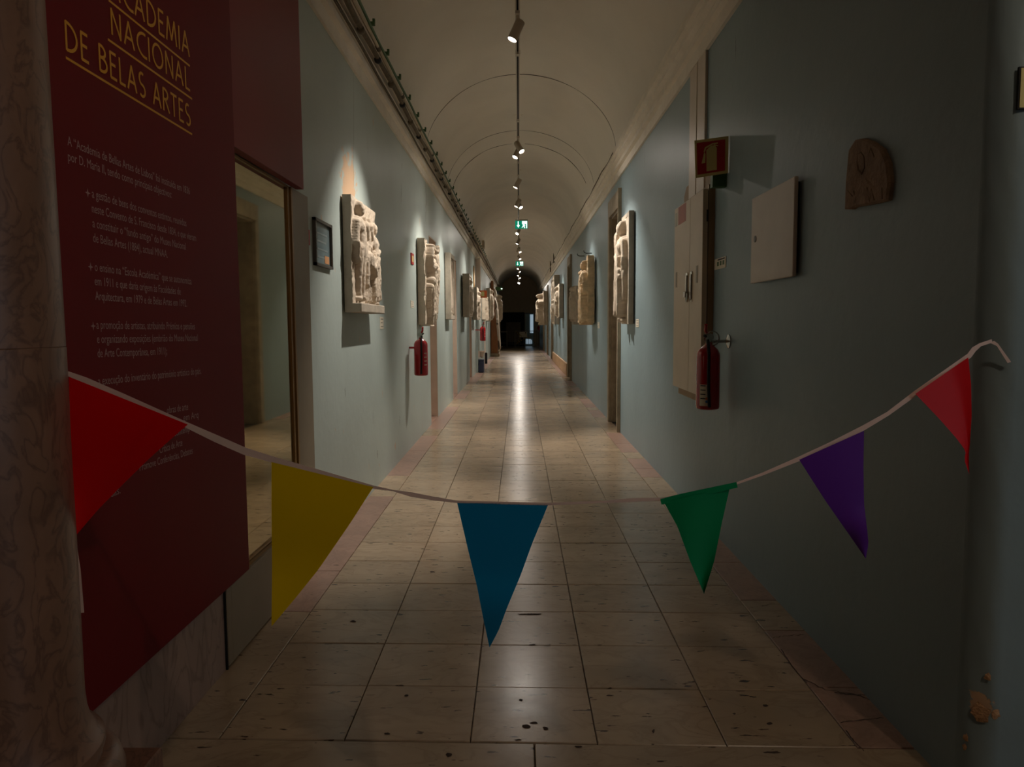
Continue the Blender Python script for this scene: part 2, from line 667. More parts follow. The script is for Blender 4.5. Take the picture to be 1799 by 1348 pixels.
wL = side_wall('wall_left', XL, -1, L_open, 1.62, YEND, 3.75, M_wallL)
tag(wL, 'chipped pale blue-grey wall with red panel and open doorways', 'wall')
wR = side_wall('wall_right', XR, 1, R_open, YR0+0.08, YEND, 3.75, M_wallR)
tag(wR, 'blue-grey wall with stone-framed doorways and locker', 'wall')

# rounded, battered corner where the right wall turns into the hall, and the hall-side walls
mb = MB()
cx, cy, rr = XR+0.08, YR0+0.08, 0.08
prof = []
for k in range(13):
    a = math.pi + (math.pi/2)*k/12
    prof.append((cx+rr*math.cos(a), cy+rr*math.sin(a)))
prof.append((5.5, YR0))
nz_ = 150
for j in range(nz_+1):
    z = 4.6*j/nz_
    for i, (x, y) in enumerate(prof):
        w = 0.0012*math.sin(z*9+i*0.7)*math.sin(z*3.1+1)+0.0004*math.sin(z*31+i*1.3) if 2 < i < 13 else 0
        mb.v.append((x+w*0.7, y+w, z))
n = len(prof)
for j in range(nz_):
    for i in range(n-1):
        a = j*n+i
        mb.f.append((a, a+1, a+n+1, a+n))
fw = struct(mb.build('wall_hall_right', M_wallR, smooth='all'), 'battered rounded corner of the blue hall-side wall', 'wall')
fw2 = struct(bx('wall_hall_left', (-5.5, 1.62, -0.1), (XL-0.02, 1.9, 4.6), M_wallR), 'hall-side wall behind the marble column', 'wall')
lint = struct(bx('wall_hall_front', (XL-0.02, 1.9, 4.0), (XR+0.1, 2.2, 4.6), M_cream), 'wall above the corridor opening', 'wall')

# the hall itself: ceiling, side wall with a daylit window, pendant bulb
struct(bx('ceiling_hall', (-5.5, -3.0, 4.6), (5.5, 2.2, 4.75), M_cream), 'plain cream ceiling of the hall', 'ceiling')
HX = 5.2
wy0, wy1, wz0, wz1 = -0.9, 0.5, 0.95, 3.35
mb = MB().box((HX, -3, 0), (HX+0.3, wy0, 4.6)).box((HX, wy1, 0), (HX+0.3, YR0, 4.6)).box((HX, wy0, 0), (HX+0.3, wy1, wz0)).box((HX, wy0, wz1), (HX+0.3, wy1, 4.6))
struct(mb.build('wall_hall_side', M_wallR), 'side wall of the hall with its tall window', 'wall')
w1 = struct(bx('window_1', (HX+0.1, wy0, wz0), (HX+0.16, wy0+0.06, wz1), M_white), 'tall daylit window of the hall', 'window')
for (a, b, c, d) in ((wy1-0.06, wy1, wz0, wz1), (wy0+0.06, wy1-0.06, wz0, wz0+0.06), (wy0+0.06, wy1-0.06, wz1-0.06, wz1), ((wy0+wy1)/2-0.03, (wy0+wy1)/2+0.03, wz0+0.06, wz1-0.06), (wy0+0.06, wy1-0.06, 2.4, 2.45)):
    bx('frame_bar', (HX+0.1, a, c), (HX+0.16, b, d), M_white, w1)
M_sky = emit('daylit_window_glass', (0.70, 0.85, 1.0, 1), WINDOW_STRENGTH)
for (a, b) in ((wy0+0.06, (wy0+wy1)/2-0.03), ((wy0+wy1)/2+0.03, wy1-0.06)):
    for (c, d) in ((wz0+0.06, 2.4), (2.45, wz1-0.06)):
        bx('pane', (HX+0.125, a, c), (HX+0.135, b, d), M_sky, w1)
hb = Vector(HALL_BULB)
pd = thing('pendant_lamp', (hb.x, hb.y, 4.6), 'bare warm bulb on a cord hanging from the hall ceiling', 'lamp')
MB().tube([(hb.x, hb.y, 4.6), (hb.x, hb.y, hb.z+0.09)], 0.004, 6).build('cord', M_black, pd)
MB().lathe([(0.0, 0.055), (0.02, 0.055), (0.02, 0.10), (0.0, 0.10)], 14, Matrix.Translation(hb), closed=False).build('socket', M_black, pd, smooth=True)
MB().lathe([(max(0.0005, HALL_BULB_R*math.sin(math.pi*k/16)), -HALL_BULB_R*math.cos(math.pi*k/16)) for k in range(17)], 20, Matrix.Translation(hb), closed=False).build('bulb', emit('warm_bulb_glass', (1.0, 0.78, 0.58, 1), HALL_BULB_W/(4*math.pi**2*HALL_BULB_R**2)), pd, smooth='all')

# plaster knocked off the corner: shallow scars
sc = [(1722, 1250, 0.030, 0.030), (1750, 1254, 0.014, 0.020), (1735, 1189, 0.010, 0.013), (1697, 1297, 0.008, 0.014), (1695, 1313, 0.007, 0.012)]
M_scar = mat('bare_sandy_plaster', (190, 150, 112), 0.9, var=0.2, scale=40, bump=0.6, bscale=120)
for (x, y, rw, rh) in sc:
    d = ray(x, y)
    # hit the rounded corner: march
    t = 1.5
    while t < 4:
        p = Vector((0, 0, EYE))+d*t
        if p.x > XR and (p.y > YR0 + 0.0 and not ((p.x < cx and p.y < cy) and math.hypot(p.x-cx, p.y-cy) > rr+0.006)):
            break
        t += 0.002
    mbs = MB()
    nrm = Vector((p.x-cx, p.y-cy, 0))
    nrm = nrm.normalized() if p.x < cx and p.y < cy else (Vector((-1, 0, 0)) if p.y >= cy else Vector((0, -1, 0)))
    tv = Vector((-nrm.y, nrm.x, 0))
    pts = [p + nrm*0.006]
    for k in range(14):
        a = 2*math.pi*k/14
        q = random.uniform(0.65, 1.15)
        pts.append(p + nrm*0.001 + tv*rw*q*math.cos(a) + Vector((0, 0, rh*q*math.sin(a))))
    mbs.add(pts, [(0, 1+k, 1+(k+1) % 14) for k in range(14)])
    mbs.build('plaster_scar', M_scar, fw, smooth='all')

# ------------------------------------------------------------------ vault
VR0 = 3.60
mb = MB()
a0, b0 = XL+0.10, XR-0.10
vc, va, vb = (a0+b0)/2, (b0-a0)/2, 0.98
prof = []
for k in range(49):
    t = math.pi - math.pi*k/48
    prof.append((vc+va*math.cos(t), VR0+vb*math.sin(t)))
mb.sweep(prof, 1.9, YEND, 60)
ce = struct(mb.build('ceiling', M_cream, smooth='all'), 'cream plastered barrel vault over the corridor', 'ceiling')
# hairline cracks arching over the vault, and a low transverse rib further in
M_crack = mat('dark_plaster_crack', (78, 66, 54), 0.9, var=0.3, scale=30)


def arch_line(y, t0, t1, r, wob):
    pts, rs = [], []
    for k in range(70):
        u = k/69
        t = math.radians(t0+(t1-t0)*u)
        rr_ = max(0.0004, r*(0.35+0.65*abs(math.sin(u*9+wob)))*(0.3+0.7*math.sin(math.pi*min(1, max(0.02, u)))**0.4))
        pts.append((vc+(va-0.001)*math.cos(t), y+0.012*math.sin(u*11+wob), VR0+(vb-0.001)*math.sin(t)))
        rs.append(rr_)
    return MB().tube(pts, rs, 5)


ya = onX(760, 262, a0).y
for i, (y, t0, t1, r) in enumerate(((9.6, 172, 3, 0.0055), (12.3, 172, 8, 0.005), (13.15, 170, 96, 0.007), (13.2, 86, 17, 0.009))):
    arch_line(y, t0, t1, r, i*1.7).build('plaster_crack', M_crack, ce)

# end of the corridor
M_endwall = mat('shadowed_grey_end_wall', (190, 172, 148), 0.85, var=0.08)
mb = MB().box((XL-0.3, YEND, 0), (-0.55, YEND+0.3, 5)).box((-0.55, YEND, 2.15), (0.95, YEND+0.3, 5)).box((0.95, YEND, 0), (XR+0.3, YEND+0.3, 5))
we = struct(mb.build('wall_end', M_endwall), 'dark end wall closing the corridor under the arch', 'wall')
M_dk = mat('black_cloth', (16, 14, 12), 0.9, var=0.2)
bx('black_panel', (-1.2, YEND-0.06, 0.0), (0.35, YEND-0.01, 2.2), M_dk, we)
bx('grey_board', (-0.85, YEND-0.10, 0.25), (0.1, YEND-0.07, 1.55), mat('grey_board_paint', (110, 98, 84), 0.8), we)
M_day = emit('far_daylight_window', (0.62, 0.80, 0.95, 1), 0.2)
d9 = struct(bx('door_9', (0.36, YEND-0.05, 0.0), (0.97, YEND-0.01, 2.1), mat('blue_grey_door_paint', (150, 172, 176), 0.6)), 'blue-grey far door with a lit glass strip', 'door')
bx('pane', (0.72, YEND-0.08, 0.85), (0.92, YEND-0.055, 2.05), M_day, d9)
bx('pane', (0.42, YEND-0.08, 0.12), (0.84, YEND-0.055, 0.45), emit('far_daylight_low', (0.62, 0.80, 0.95, 1), 0.14), d9)
bx('door_edge', (0.36, YEND-0.09, 0.0), (0.40, YEND-0.05, 2.1), M_frame, d9)

# doors in the left openings (deep reveals), and stone frames on the right
dn = 1
for (a, b, h) in L_open:
    rv = MB()
    x0, x1 = XL-0.42, XL-0.004
    rv.box((x0, b-0.012, 0), (x1, b, h)).box((x0, a, 0), (x1, a+0.012, h)).box((x0, a, h-0.012), (x1, b, h))
    d = struct(bx('door_%d' % dn, (XL-0.46, a+0.01, 0), (XL-0.42, b-0.01, h-0.01), M_frame), 'pale door set deep in the left wall, number %d from the red panel' % dn, 'door')
    rv.build('reveal', M_reveal, d)
    bx('handle', (XL-0.42, a+0.08, 1.0), (XL-0.36, a+0.2, 1.03), M_chrome, d)
    bx('sill', (XL-0.42, a+0.01, 0.0), (XL+0.0, b-0.01, 0.012), M_border, d)
    dn += 1
ordn = ['nearest R', 'second', 'third', 'fourth', 'fifth']
for k, (a, b, h) in enumerate(R_open):
    d = struct(bx('door_%d' % (dn+k), (XR+0.30, a, 0), (XR+0.34, b, h), M_doorwood), 'dark wooden door in stone frame on the right wall, number %d from the locker' % (k+1), 'door')
    fm = MB()
    pr, jw = 0.035, 0.14
    for (q0, q1) in ((a-jw, a), (b, b+jw)):
        fm.box((XR-pr, q0, 0), (XR+0.30, q1, h)) if False else fm.box((XR-pr, q0, 0), (XR+0.0, q1, h+0.0))
    fm.build('jamb', M_stoneframe, d, bevel=0.006)
    bx('lintel', (XR-pr, a-jw, h), (XR, b+jw, h+0.23), M_stoneframe, d, bevel=0.006)
    rv = MB().box((XR, a-0.001, 0), (XR+0.30, a+0.03, h)).box((XR, b-0.03, 0), (XR+0.30, b+0.001, h)).box((XR, a, h-0.03), (XR+0.30, b, h))
    rv.build('reveal', M_stoneframe, d)
    bx('moulding', (XR-pr-0.012, a-jw-0.012, 0), (XR-0.001, a-jw+0.02, h+0.23), M_stoneframe, d)

# low stone skirting further down the right wall
tr = struct(bx('baseboard_right', (XR-0.05, 20.3, 0), (XR, 28.9, 0.36), mat('tan_skirting', (186, 146, 104), 0.5, var=0.15), bevel=0.02), 'tan low skirting board along right wall', 'skirting')

# ------------------------------------------------------------------ cornices
profR = [(0, 0), (0.024, 0.0), (0.024, 0.095), (0.062, 0.102), (0.062, 0.150), (0.052, 0.156), (0.052, 0.166), (0.092, 0.186), (0.092, 0.222), (0.126, 0.232), (0.126, 0.262), (0.106, 0.275), (0.106, 0.42)]


def cornice(name, X, sgn, z0, label):
    mb = MB().sweep([(X+sgn*a, z0+b) for a, b in profR], 1.95, YEND, 2)
    mb.add([(X+sgn*a, 1.95, z0+b) for a, b in profR]+[(X, 1.95, z0+0.42)], [tuple(range(len(profR)+1))])
    return struct(mb.build(name, M_cornice), label, 'cornice')


cornice('trim_1', XL, 1, CL, 'dusty plaster cornice carrying cables along left wall')
cornice('trim_2', XR, -1, CRH, 'stained plaster cornice along right wall')


def wob(y, k, a=0.006):
    return a*math.sin(y*2.3+k)+a*0.6*math.sin(y*5.1+k*2)


ys_ = [2.2+0.25*i for i in range(186)]
tag(MB().tube([(XL+0.080+wob(y, 1, .002), y, CL+0.168+wob(y, 2, .003)) for y in ys_], 0.010, 6).build('cable', M_cable, smooth=True), 'thin brown wavy cable slung under the left cornice', 'cable')
bnd = thing('cable_bundle', (XL+0.10, 2.2, CL+0.2), 'thick dusty cable bundle with dark ties on left cornice', 'cable')
MB().tube([(XL+0.140+wob(y, 4, .004), y, CL+0.205+wob(y, 5, .006)) for y in ys_], 0.020, 7).build('bundle', M_cable, bnd, smooth=True)
for i in range(24):
    y = 4.35+0.62*i
    MB().lathe([(0.0, -0.03), (0.026, -0.026), (0.03, 0), (0.026, 0.026), (0.0, 0.03)], 8, Matrix.Translation((XL+0.140+wob(y, 4, .004), y, CL+0.19)) @ Matrix.Rotation(math.pi/2, 4, 'X'), closed=False).build('tie', M_black if i % 2 else M_cable, bnd, smooth='all')
cd = thing('conduit', (XL+0.13, 2.2, CL+0.25), 'dusty white conduit with couplings along left cornice edge', 'conduit')
MB().tube([(XL+0.155+wob(y, 7, .002), y, CL+0.262) for y in ys_], 0.015, 8).build('pipe', M_conduit, cd, smooth=True)
for i in range(14):
    y = 4.9+1.25*i
    MB().tube([(XL+0.155, y-0.04, CL+0.262), (XL+0.155, y+0.04, CL+0.262)], 0.019, 8).build('coupling', M_cable, cd, smooth=True)
gc = thing('green_cable', (XL+0.16, 2.2, CL+0.30), 'green cable with small clips running along left cornice top', 'cable')
MB().tube([(XL+0.172+wob(y, 9, .002), y, CL+0.292+wob(y, 3, .003)) for y in ys_], 0.011, 7).build('line', M_green, gc, smooth=True)
for i in range(34):
    y = 4.55+0.62*i
    MB().box((XL+0.166, y-0.016, CL+0.298), (XL+0.200, y+0.016, CL+0.322)).box((XL+0.184, y-0.01, CL+0.32), (XL+0.202, y+0.01, CL+0.345)).build('clip', M_green, gc)
tag(MB().tube([(XR-0.128+wob(y, 3, .003), y, CRH+0.268+wob(y, 1, .010)) for y in ys_ if 9.5 < y < 46], 0.007, 6).build('cable', M_cable, smooth=True), 'dark loose cable lying on the right cornice', 'cable')
for (x, y, x2, y2, lab) in ((969, 444, 973, 462, 'taller'), (963, 459, 967, 478, 'shorter')):
    Yc = onX(x2, y2, XR-0.13).y
    p = onY(x, y, Yc)
    q = onY(x2, y2, Yc)
    tag(MB().box((q.x-0.02, Yc-0.06, q.z), (q.x+0.02, Yc+0.06, p.z), Matrix.Identity(4)).build('cornice_bracket', M_cable), '%s dark bar standing on the right cornice' % lab, 'bar')

# white duct on the right wall above the locker
pa, pb = onX(1243, 200, XR), onX(1216, 200, XR)
dct = thing('cable_duct', (XR, pa.y, 2.6), 'flat white cable duct dropping from cornice to locker', 'duct')
bx('duct_cover', (XR-0.02, pa.y, 2.28), (XR, pb.y, CRH+0.01), M_white, dct, bevel=0.004)
bx('duct_seam', (XR-0.024, (pa.y+pb.y)/2-0.004, 2.28), (XR-0.019, (pa.y+pb.y)/2+0.004, CRH), M_conduit, dct)

# pilaster on the left wall further down
pl = thing('pilaster', (XL, 22, 0), 'shallow beige pilaster breaking the left wall', 'pilaster')
bx('shaft', (XL, 22.0, 1.9), (XL+0.13, 22.5, CL), M_reveal, pl)
bx('cap', (XL, 21.95, CL-0.06), (XL+0.15, 22.55, CL+0.0), M_cornice, pl, bevel=0.02)
tag(bx('junction_box', (XL+0.206, 21.9, CL+0.27), (XL+0.27, 22.3, CL+0.48), M_conduit, bevel=0.01), 'dusty junction box on the left cornice over the pilaster', 'box')
bx('base', (XL, 22.05, 0.0), (XL+0.05, 22.45, 1.9), M_wallL, pl)

# cracks running down the walls
for (x, y0, y1, w, X) in ((621, 125, 330, .006, XL), (646, 235, 285, .005, XL), (706, 285, 300, .010, XL), (705, 322, 358, .014, XL), (748, 320, 395, .022, XL), (663, 790, 806, .012, XL), (702, 730, 748, .016, XL), (1293, 62, 108, .006, XR), (1133, 268, 296, .010, XR), (606, 680, 698, .008, XL), (655, 720, 745, .004, XL)):
    p, q = onX(x, y0, X), onX(x, y1, X)
    s = 1 if X < 0 else -1
    vs, fs = [], []
    nn = 14
    for k in range(nn+1):
        u = k/nn
        yy = p.y+(q.y-p.y)*u+random.uniform(-1, 1)*w*0.6
        hw = w*0.5*(0.25+0.75*math.sin(math.pi*u))*random.uniform(0.6, 1.2)
        z = p.z+(q.z-p.z)*u
        vs += [(X+s*0.0012, yy-hw, z), (X+s*0.0012, yy+hw, z)]
    for k in range(nn):
        fs.append((2*k, 2*k+1, 2*k+3, 2*k+2))
    MB().add(vs, fs).build('wall_crack', M_crack, wL if X < 0 else wR)

# ------------------------------------------------------------------ marble column at the left of the opening
CX, CY, CRAD = -1.215, 1.585, 0.205
col = thing('marble_column', (CX, CY, 0), 'polished rose marble column on a square plinth', 'column')
PH = 0.345
bx('plinth', (CX-0.30, CY-0.30, 0), (CX+0.272, CY+0.272, PH), M_marble, col, bevel=0.006)
MB().lathe([(0.2, PH), (0.255, PH), (0.275, PH+0.018), (0.284, PH+0.045), (0.275, PH+0.075), (0.252, PH+0.092), (0.236, PH+0.094), (0.234, PH+0.112), (0.243, PH+0.118), (0.243, PH+0.134), (0.228, PH+0.142), (0.216, PH+0.165), (0.208, PH+0.2), (CRAD, PH+0.24)], 64, Matrix.Translation((CX, CY, 0))).build('base_moulding', M_marble, col, smooth=True)
ZJ = 1.405
MB().lathe([(CRAD, PH+0.235), (CRAD, ZJ-0.002), (CRAD-0.0015, ZJ-0.0005)], 72, Matrix.Translation((CX, CY, 0))).build('lower_drum', M_marble, col, smooth=True)
MB().lathe([(CRAD-0.0015, ZJ-0.0002), (CRAD-0.0005, ZJ+0.001), (CRAD-0.016, 4.2)], 72, Matrix.Translation((CX, CY, 0))).build('upper_drum', M_marble, col, smooth=True)

# ------------------------------------------------------------------ red panel, marble dado, glazed door on the left
XP = -1.20
pr_ = onX(438, 1000, XP)
PY1, PZ0 = pr_.y, pr_.z
LY1 = onX(530, 200, XP).y
LZ0 = onX(420, 262, XP).z
XD = -1.245
dd = thing('marble_dado', (XD, 2.0, 0), 'grey rose marble dado slab below the red panel', 'dado')
DY = onX(398, 1165, XD).y
bx('slab', (XL+0.001, 1.90, 0), (XD, DY-0.01, 1.2), M_plinth, dd)
pn = thing('text_panel', (XP, 2.4, PZ0), 'dark red wall panel with gold heading and Portuguese text', 'panel')
bx('board', (XP-0.028, 1.84, PZ0), (XP, PY1, 3.45), M_red, pn)
ln_ = tag(bx('lintel_panel', (XP-0.045, PY1+0.001, LZ0), (XP-0.001, LY1, 3.45), M_red_lit), 'plain red panel above the glazed door, spotlight painted into its tone', 'panel')

# glazed door
XG = XD
DZ1 = LZ0
dj = onX(518, 600, XG+0.0).y
dk = onX(545, 600, XL+0.03).y
dr = thing('glazed_door', (XG, DY, 0), 'beige framed door with tinted reflecting glass beside red panel', 'door')
M_glass = bpy.data.materials.new('tinted_mirror_glass')
nt, N, L, B = nodes_of(M_glass)
nzg = N.new('ShaderNodeTexNoise')
nzg.inputs['Scale'].default_value = 1.5
rpg = N.new('ShaderNodeValToRGB')
rpg.color_ramp.elements[0].color = (0.46, 0.40, 0.25, 1)
rpg.color_ramp.elements[1].color = (0.50, 0.44, 0.28, 1)
L.new(nzg.outputs['Fac'], rpg.inputs[0])
L.new(rpg.outputs[0], B.inputs['Base Color'])
B.inputs['Metallic'].default_value = 0.9
B.inputs['Roughness'].default_value = 0.03
KZ = onX(450, 985, XG).z
bx('glass', (XG-0.03, DY+0.03, KZ), (XG-0.012, dj-0.02, DZ1-0.01), M_glass, dr)
kick = bx('kick_panel', (XG-0.03, DY+0.05, 0.012), (XG+0.012, dj, KZ), M_frame, dr, bevel=0.003)
bx('stile', (XG-0.033, DY, 0.012), (XG+0.012, DY+0.05, DZ1), M_frame, dr, bevel=0.003)
bx('gilt_bead', (XG-0.03, dj-0.05, KZ), (XG-0.002, dj-0.022, DZ1-0.004), M_brass, dr)
bx('gilt_bead', (XG-0.03, dj-0.010, KZ), (XG+0.006, dj+0.015, DZ1-0.004), M_brass, dr)
bx('gilt_bead', (XG-0.03, DY+0.05, KZ), (XG-0.004, dj-0.02, KZ+0.014), M_brass, dr)
bx('gilt_bead', (XG-0.03, DY+0.05, KZ+0.024), (XG-0.004, dj-0.02, KZ+0.034), M_brass, dr)
bx('gilt_bead', (XG-0.03, DY+0.05, DZ1-0.014), (XG-0.004, dj-0.02, DZ1-0.002), M_brass, dr)
bx('jamb', (XL, dj+0.016, 0), (XG+0.004, dk, DZ1-0.004), M_frame, dr, bevel=0.003)
bx('threshold_gap', (XG-0.03, DY-0.008, 0.0), (XG+0.008, DY, DZ1), M_black, dr)

# --- gold heading, own stroke letters
def arc(cx_, cy_, rx, ry, a0_, a1_, n_=14):
    return [(cx_+rx*math.cos(math.radians(a0_+(a1_-a0_)*k/n_)), cy_+ry*math.sin(math.radians(a0_+(a1_-a0_)*k/n_))) for k in range(n_+1)]


GL = {
    'A': (0.52, [[(0.0, 0), (0.24, 1.0)], [(0.24, 1.0), (0.52, 0)], [(0.08, 0.33), (0.42, 0.33)]]),
    'C': (0.50, [arc(0.44, 0.5, 0.42, 0.5, 80, 285)]),
    'D': (0.55, [[(0.04, 0), (0.04, 1)], [(0.04, 1)]+arc(0.06, 0.5, 0.47, 0.5, 88, -88)+[(0.04, 0)]]),
    'E': (0.36, [[(0.04, 0), (0.04, 1)], [(0.04, 1), (0.34, 1)], [(0.04, 0.54), (0.30, 0.54)], [(0.04, 0), (0.36, 0)]]),
    'M': (0.68, [[(0.0, 0), (0.12, 1)], [(0.12, 1), (0.34, 0.12)], [(0.34, 0.12), (0.56, 1)], [(0.56, 1), (0.68, 0)]]),
    'I': (0.08, [[(0.04, 0), (0.04, 1)]]),
    'N': (0.52, [[(0.04, 0), (0.04, 1)], [(0.04, 1), (0.48, 0)], [(0.48, 0), (0.48, 1)]]),
    'O': (0.66, [arc(0.33, 0.5, 0.31, 0.5, 0, 360, 26)]),
    'L': (0.34, [[(0.04, 1), (0.04, 0)], [(0.04, 0), (0.34, 0)]]),
    'B': (0.42, [[(0.04, 0), (0.04, 1)], [(0.04, 1)]+arc(0.10, 0.77, 0.24, 0.23, 90, -90)+[(0.04, 0.54)], [(0.08, 0.54)]+arc(0.12, 0.27, 0.28, 0.27, 90, -90)+[(0.04, 0)]]),
    'S': (0.40, [arc(0.21, 0.75, 0.17, 0.25, 60, 260, 12)+arc(0.19, 0.25, 0.19, 0.25, 80, -130, 12)]),
    'R': (0.44, [[(0.04, 0), (0.04, 1)], [(0.04, 1)]+arc(0.10, 0.76, 0.26, 0.24, 90, -90)+[(0.04, 0.52)], [(0.16, 0.52), (0.44, 0)]]),
    'T': (0.44, [[(0.0, 1), (0.44, 1)], [(0.22, 1), (0.22, 0)]]),
    ' ': (0.22, []),
}


def heading(txt, ya_, yb_, za_, zb_, cap, th=0.12):
    """stroke letters laid on the panel from (ya_,za_) to (yb_,zb_)"""
    gap = 0.17
    tot = sum(GL[c][0] for c in txt)+gap*(len(txt)-1)
    sx = (yb_-ya_)/tot
    x = 0.0
    for c in txt:
        w, strokes = GL[c]
        mb_ = MB()
        lift = 0.0012
        for st in strokes:
            P = [Vector(((x+p[0])*sx, p[1]*cap)) for p in st]
            for k in range(len(P)-1):
                d_ = (P[k+1]-P[k])
                if d_.length < 1e-6:
                    continue
                n_ = Vector((-d_.y, d_.x)).normalized()*th*cap*0.5
                e_ = d_.normalized()*th*cap*0.2
                q = [P[k]-n_-e_, P[k+1]-n_+e_, P[k+1]+n_+e_, P[k]+n_-e_]
                vs_ = []
                lift += 0.00004
                for p in q:
                    u = p.x/max(1e-6, (yb_-ya_))
                    vs_.append((XP+lift, ya_+p.x, za_+(zb_-za_)*u+p.y))
                mb_.add(vs_, [(0, 1, 2, 3)])
        if strokes:
            mb_.build('letter', M_gold, pn)
        x += w+gap


def rule(p, q, th=0.007):
    a_, b_ = onX(p[0], p[1], XP), onX(q[0], q[1], XP)
    MB().add([(XP+0.001, a_.y, a_.z-th/2), (XP+0.001, b_.y, b_.z-th/2), (XP+0.001, b_.y, b_.z+th/2), (XP+0.001, a_.y, a_.z+th/2)], [(0, 1, 2, 3)]).build('rule', M_gold, pn)


def hline(txt, p0, p1, ptop):
    a_, b_, t_ = onX(p0[0], p0[1], XP), onX(p1[0], p1[1], XP), onX(ptop[0], ptop[1], XP)
    heading(txt, a_.y, b_.y, a_.z, b_.z, t_.z-a_.z)


hline('DE BELAS ARTES', (115, 86), (334, 222), (112, 36))
rule((115, 101), (337, 236))
hline('NACIONAL', (195, 59), (333, 159), (193, 14))
rule((189, 69), (337, 174))
hline('ACADEMIA', (192, -10), (332, 99), (190, -58))
rule((190, 0), (333, 116))

# --- body text
BODY = [
    ('A “Academia de Bellas Artes de Lisboa” foi instituída em 1836', 118, 255, 333, 342),
    ('por D. Maria II, tendo como principais objectivos:', 119, 282, 301, 348),
    ('a gestão de bens dos conventos extintos, reunidos', 161, 347, 327, 398),
    ('neste Convento de S. Francisco desde 1834, e que vieram', 161, 373, 344, 424),
    ('a constituir o “fundo antigo” do Museu Nacional', 162, 399, 326, 439),
    ('de Bellas Artes (1884), actual MNAA.', 163, 425, 294, 453),
    ('o ensino na “Escola Académica” que se autonomiza', 166, 476, 336, 500),
    ('em 1911 e que daria origem às Faculdades de', 166, 501, 317, 518),
    ('Arquitectura, em 1979 e de Belas Artes em 1992.', 167, 527, 328, 539),
    ('a promoção de artistas, atribuindo Prémios e pensões', 169, 578, 342, 579),
    ('e organizando exposições (embrião do Museu Nacional', 170, 603, 347, 599),
    ('de Arte Contemporânea, em 1911);', 171, 628, 293, 623),
    ('a execução do inventário do património artístico do país.', 172, 677, 353, 657),
    ('obras de arte', 293, 727, 330, 720),
    ('em Arq', 322, 740, 348, 734),
    ('contemp', 306, 767, 333, 758),
    ('Crítica de Arte', 280, 797, 320, 783),
    ('Promove Conferências, Debates', 245, 828, 338, 797),
    ('das.', 194, 874, 211, 867),
]
dg = bpy.context.evaluated_depsgraph_get()
for (txt, x0, y0, x1, y1) in BODY:
    a_, b_ = onX(x0, y0, XP), onX(x1, y1, XP)
    cu = bpy.data.curves.new('t', 'FONT')
    cu.body = txt
    cu.size = 1.0
    cu.resolution_u = 3
    to = bpy.data.objects.new('t', cu)
    COL.objects.link(to)
    bpy.context.view_layer.update()
    me = bpy.data.meshes.new_from_object(to.evaluated_get(bpy.context.evaluated_depsgraph_get()))
    co = np.array([v_.co[:] for v_ in me.vertices])
    w0, w1 = co[:, 0].min(), co[:, 0].max()
    cap = 0.036
    sx = (b_.y-a_.y)/(w1-w0)
    for v_ in me.vertices:
        u = (v_.co.x-w0)*sx
        z = a_.z+(b_.z-a_.z)*(u/(b_.y-a_.y))+v_.co.y*cap
        v_.co = (XP+0.0012, a_.y+u, z)
    me.materials.clear()
    me.materials.append(M_text)
    bpy.data.objects.remove(to)
    o = bpy.data.objects.new('text_line', me)
    COL.objects.link(o)
    o.parent = pn
    o.matrix_parent_inverse = Matrix.Translation(-Vector(pn.location))
for (x, y) in ((153.5, 339), (158.5, 469), (163, 573)):
    c = onX(x, y, XP)
    vs = [(XP+0.0012, c.y, c.z)]
    for k in range(8):
        a = math.pi*k/4
        r = 0.013 if k % 2 == 0 else 0.004
        vs.append((XP+0.0012, c.y+r*math.cos(a), c.z+r*math.sin(a)))
    MB().add(vs, [(0, 1+k, 1+(k+1) % 8) for k in range(8)]).build('bullet', M_text, pn)

# ------------------------------------------------------------------ bunting across the opening
BA = Vector((-1.035, 1.69))
BB = Vector((1.345, 2.085))
bn = Vector((BB.y-BA.y, -(BB.x-BA.x))).normalized()     # towards the viewer-ish
if bn.y > 0:
    bn = -bn


def onB(x, y, off=0.0):
    d = ray(x, y)
    den = d.x*bn.x+d.y*bn.y
    t = ((BA.x*bn.x+BA.y*bn.y)+off)/den
    return Vector((d.x*t, d.y*t, EYE+d.z*t))


bt = thing('bunting', onB(118, 655), 'string of six coloured pennants on white tape across the corridor', 'bunting')


def sheet_mat(name, rgb):
    m_ = mat(name, rgb, 0.45, var=0.04, scale=3, spec=0.2)
    Bn = m_.node_tree.nodes['Principled BSDF']
    Bn.inputs['Transmission Weight'].default_value = 0.0
    return m_


def ribbon(name, pts, m_, parent, off=0.0, thick=0.0008):
    """pts: (x, y, width_px) along the tape"""
    vs, fs = [], []
    dense = []
    for i in range(len(pts)-1):
        for k in range(5):
            u = k/5
            dense.append([pts[i][j]*(1-u)+pts[i+1][j]*u for j in range(3)])
    dense.append(list(pts[-1]))
    for i, (x, y, w) in enumerate(dense):
        a_ = dense[max(0, i-1)]
        b_ = dense[min(len(dense)-1, i+1)]
        dx, dy = b_[0]-a_[0], b_[1]-a_[1]
        l_ = math.hypot(dx, dy)
        nx, ny = -dy/l_, dx/l_
        vs.append(onB(x-nx*w/2, y-ny*w/2, off))
        vs.append(onB(x+nx*w/2, y+ny*w/2, off))
    for i in range(len(dense)-1):
        fs.append((2*i, 2*i+1, 2*i+3, 2*i+2))
    o_ = MB().add(vs, fs).build(name, m_, parent, smooth='all')
    return o_


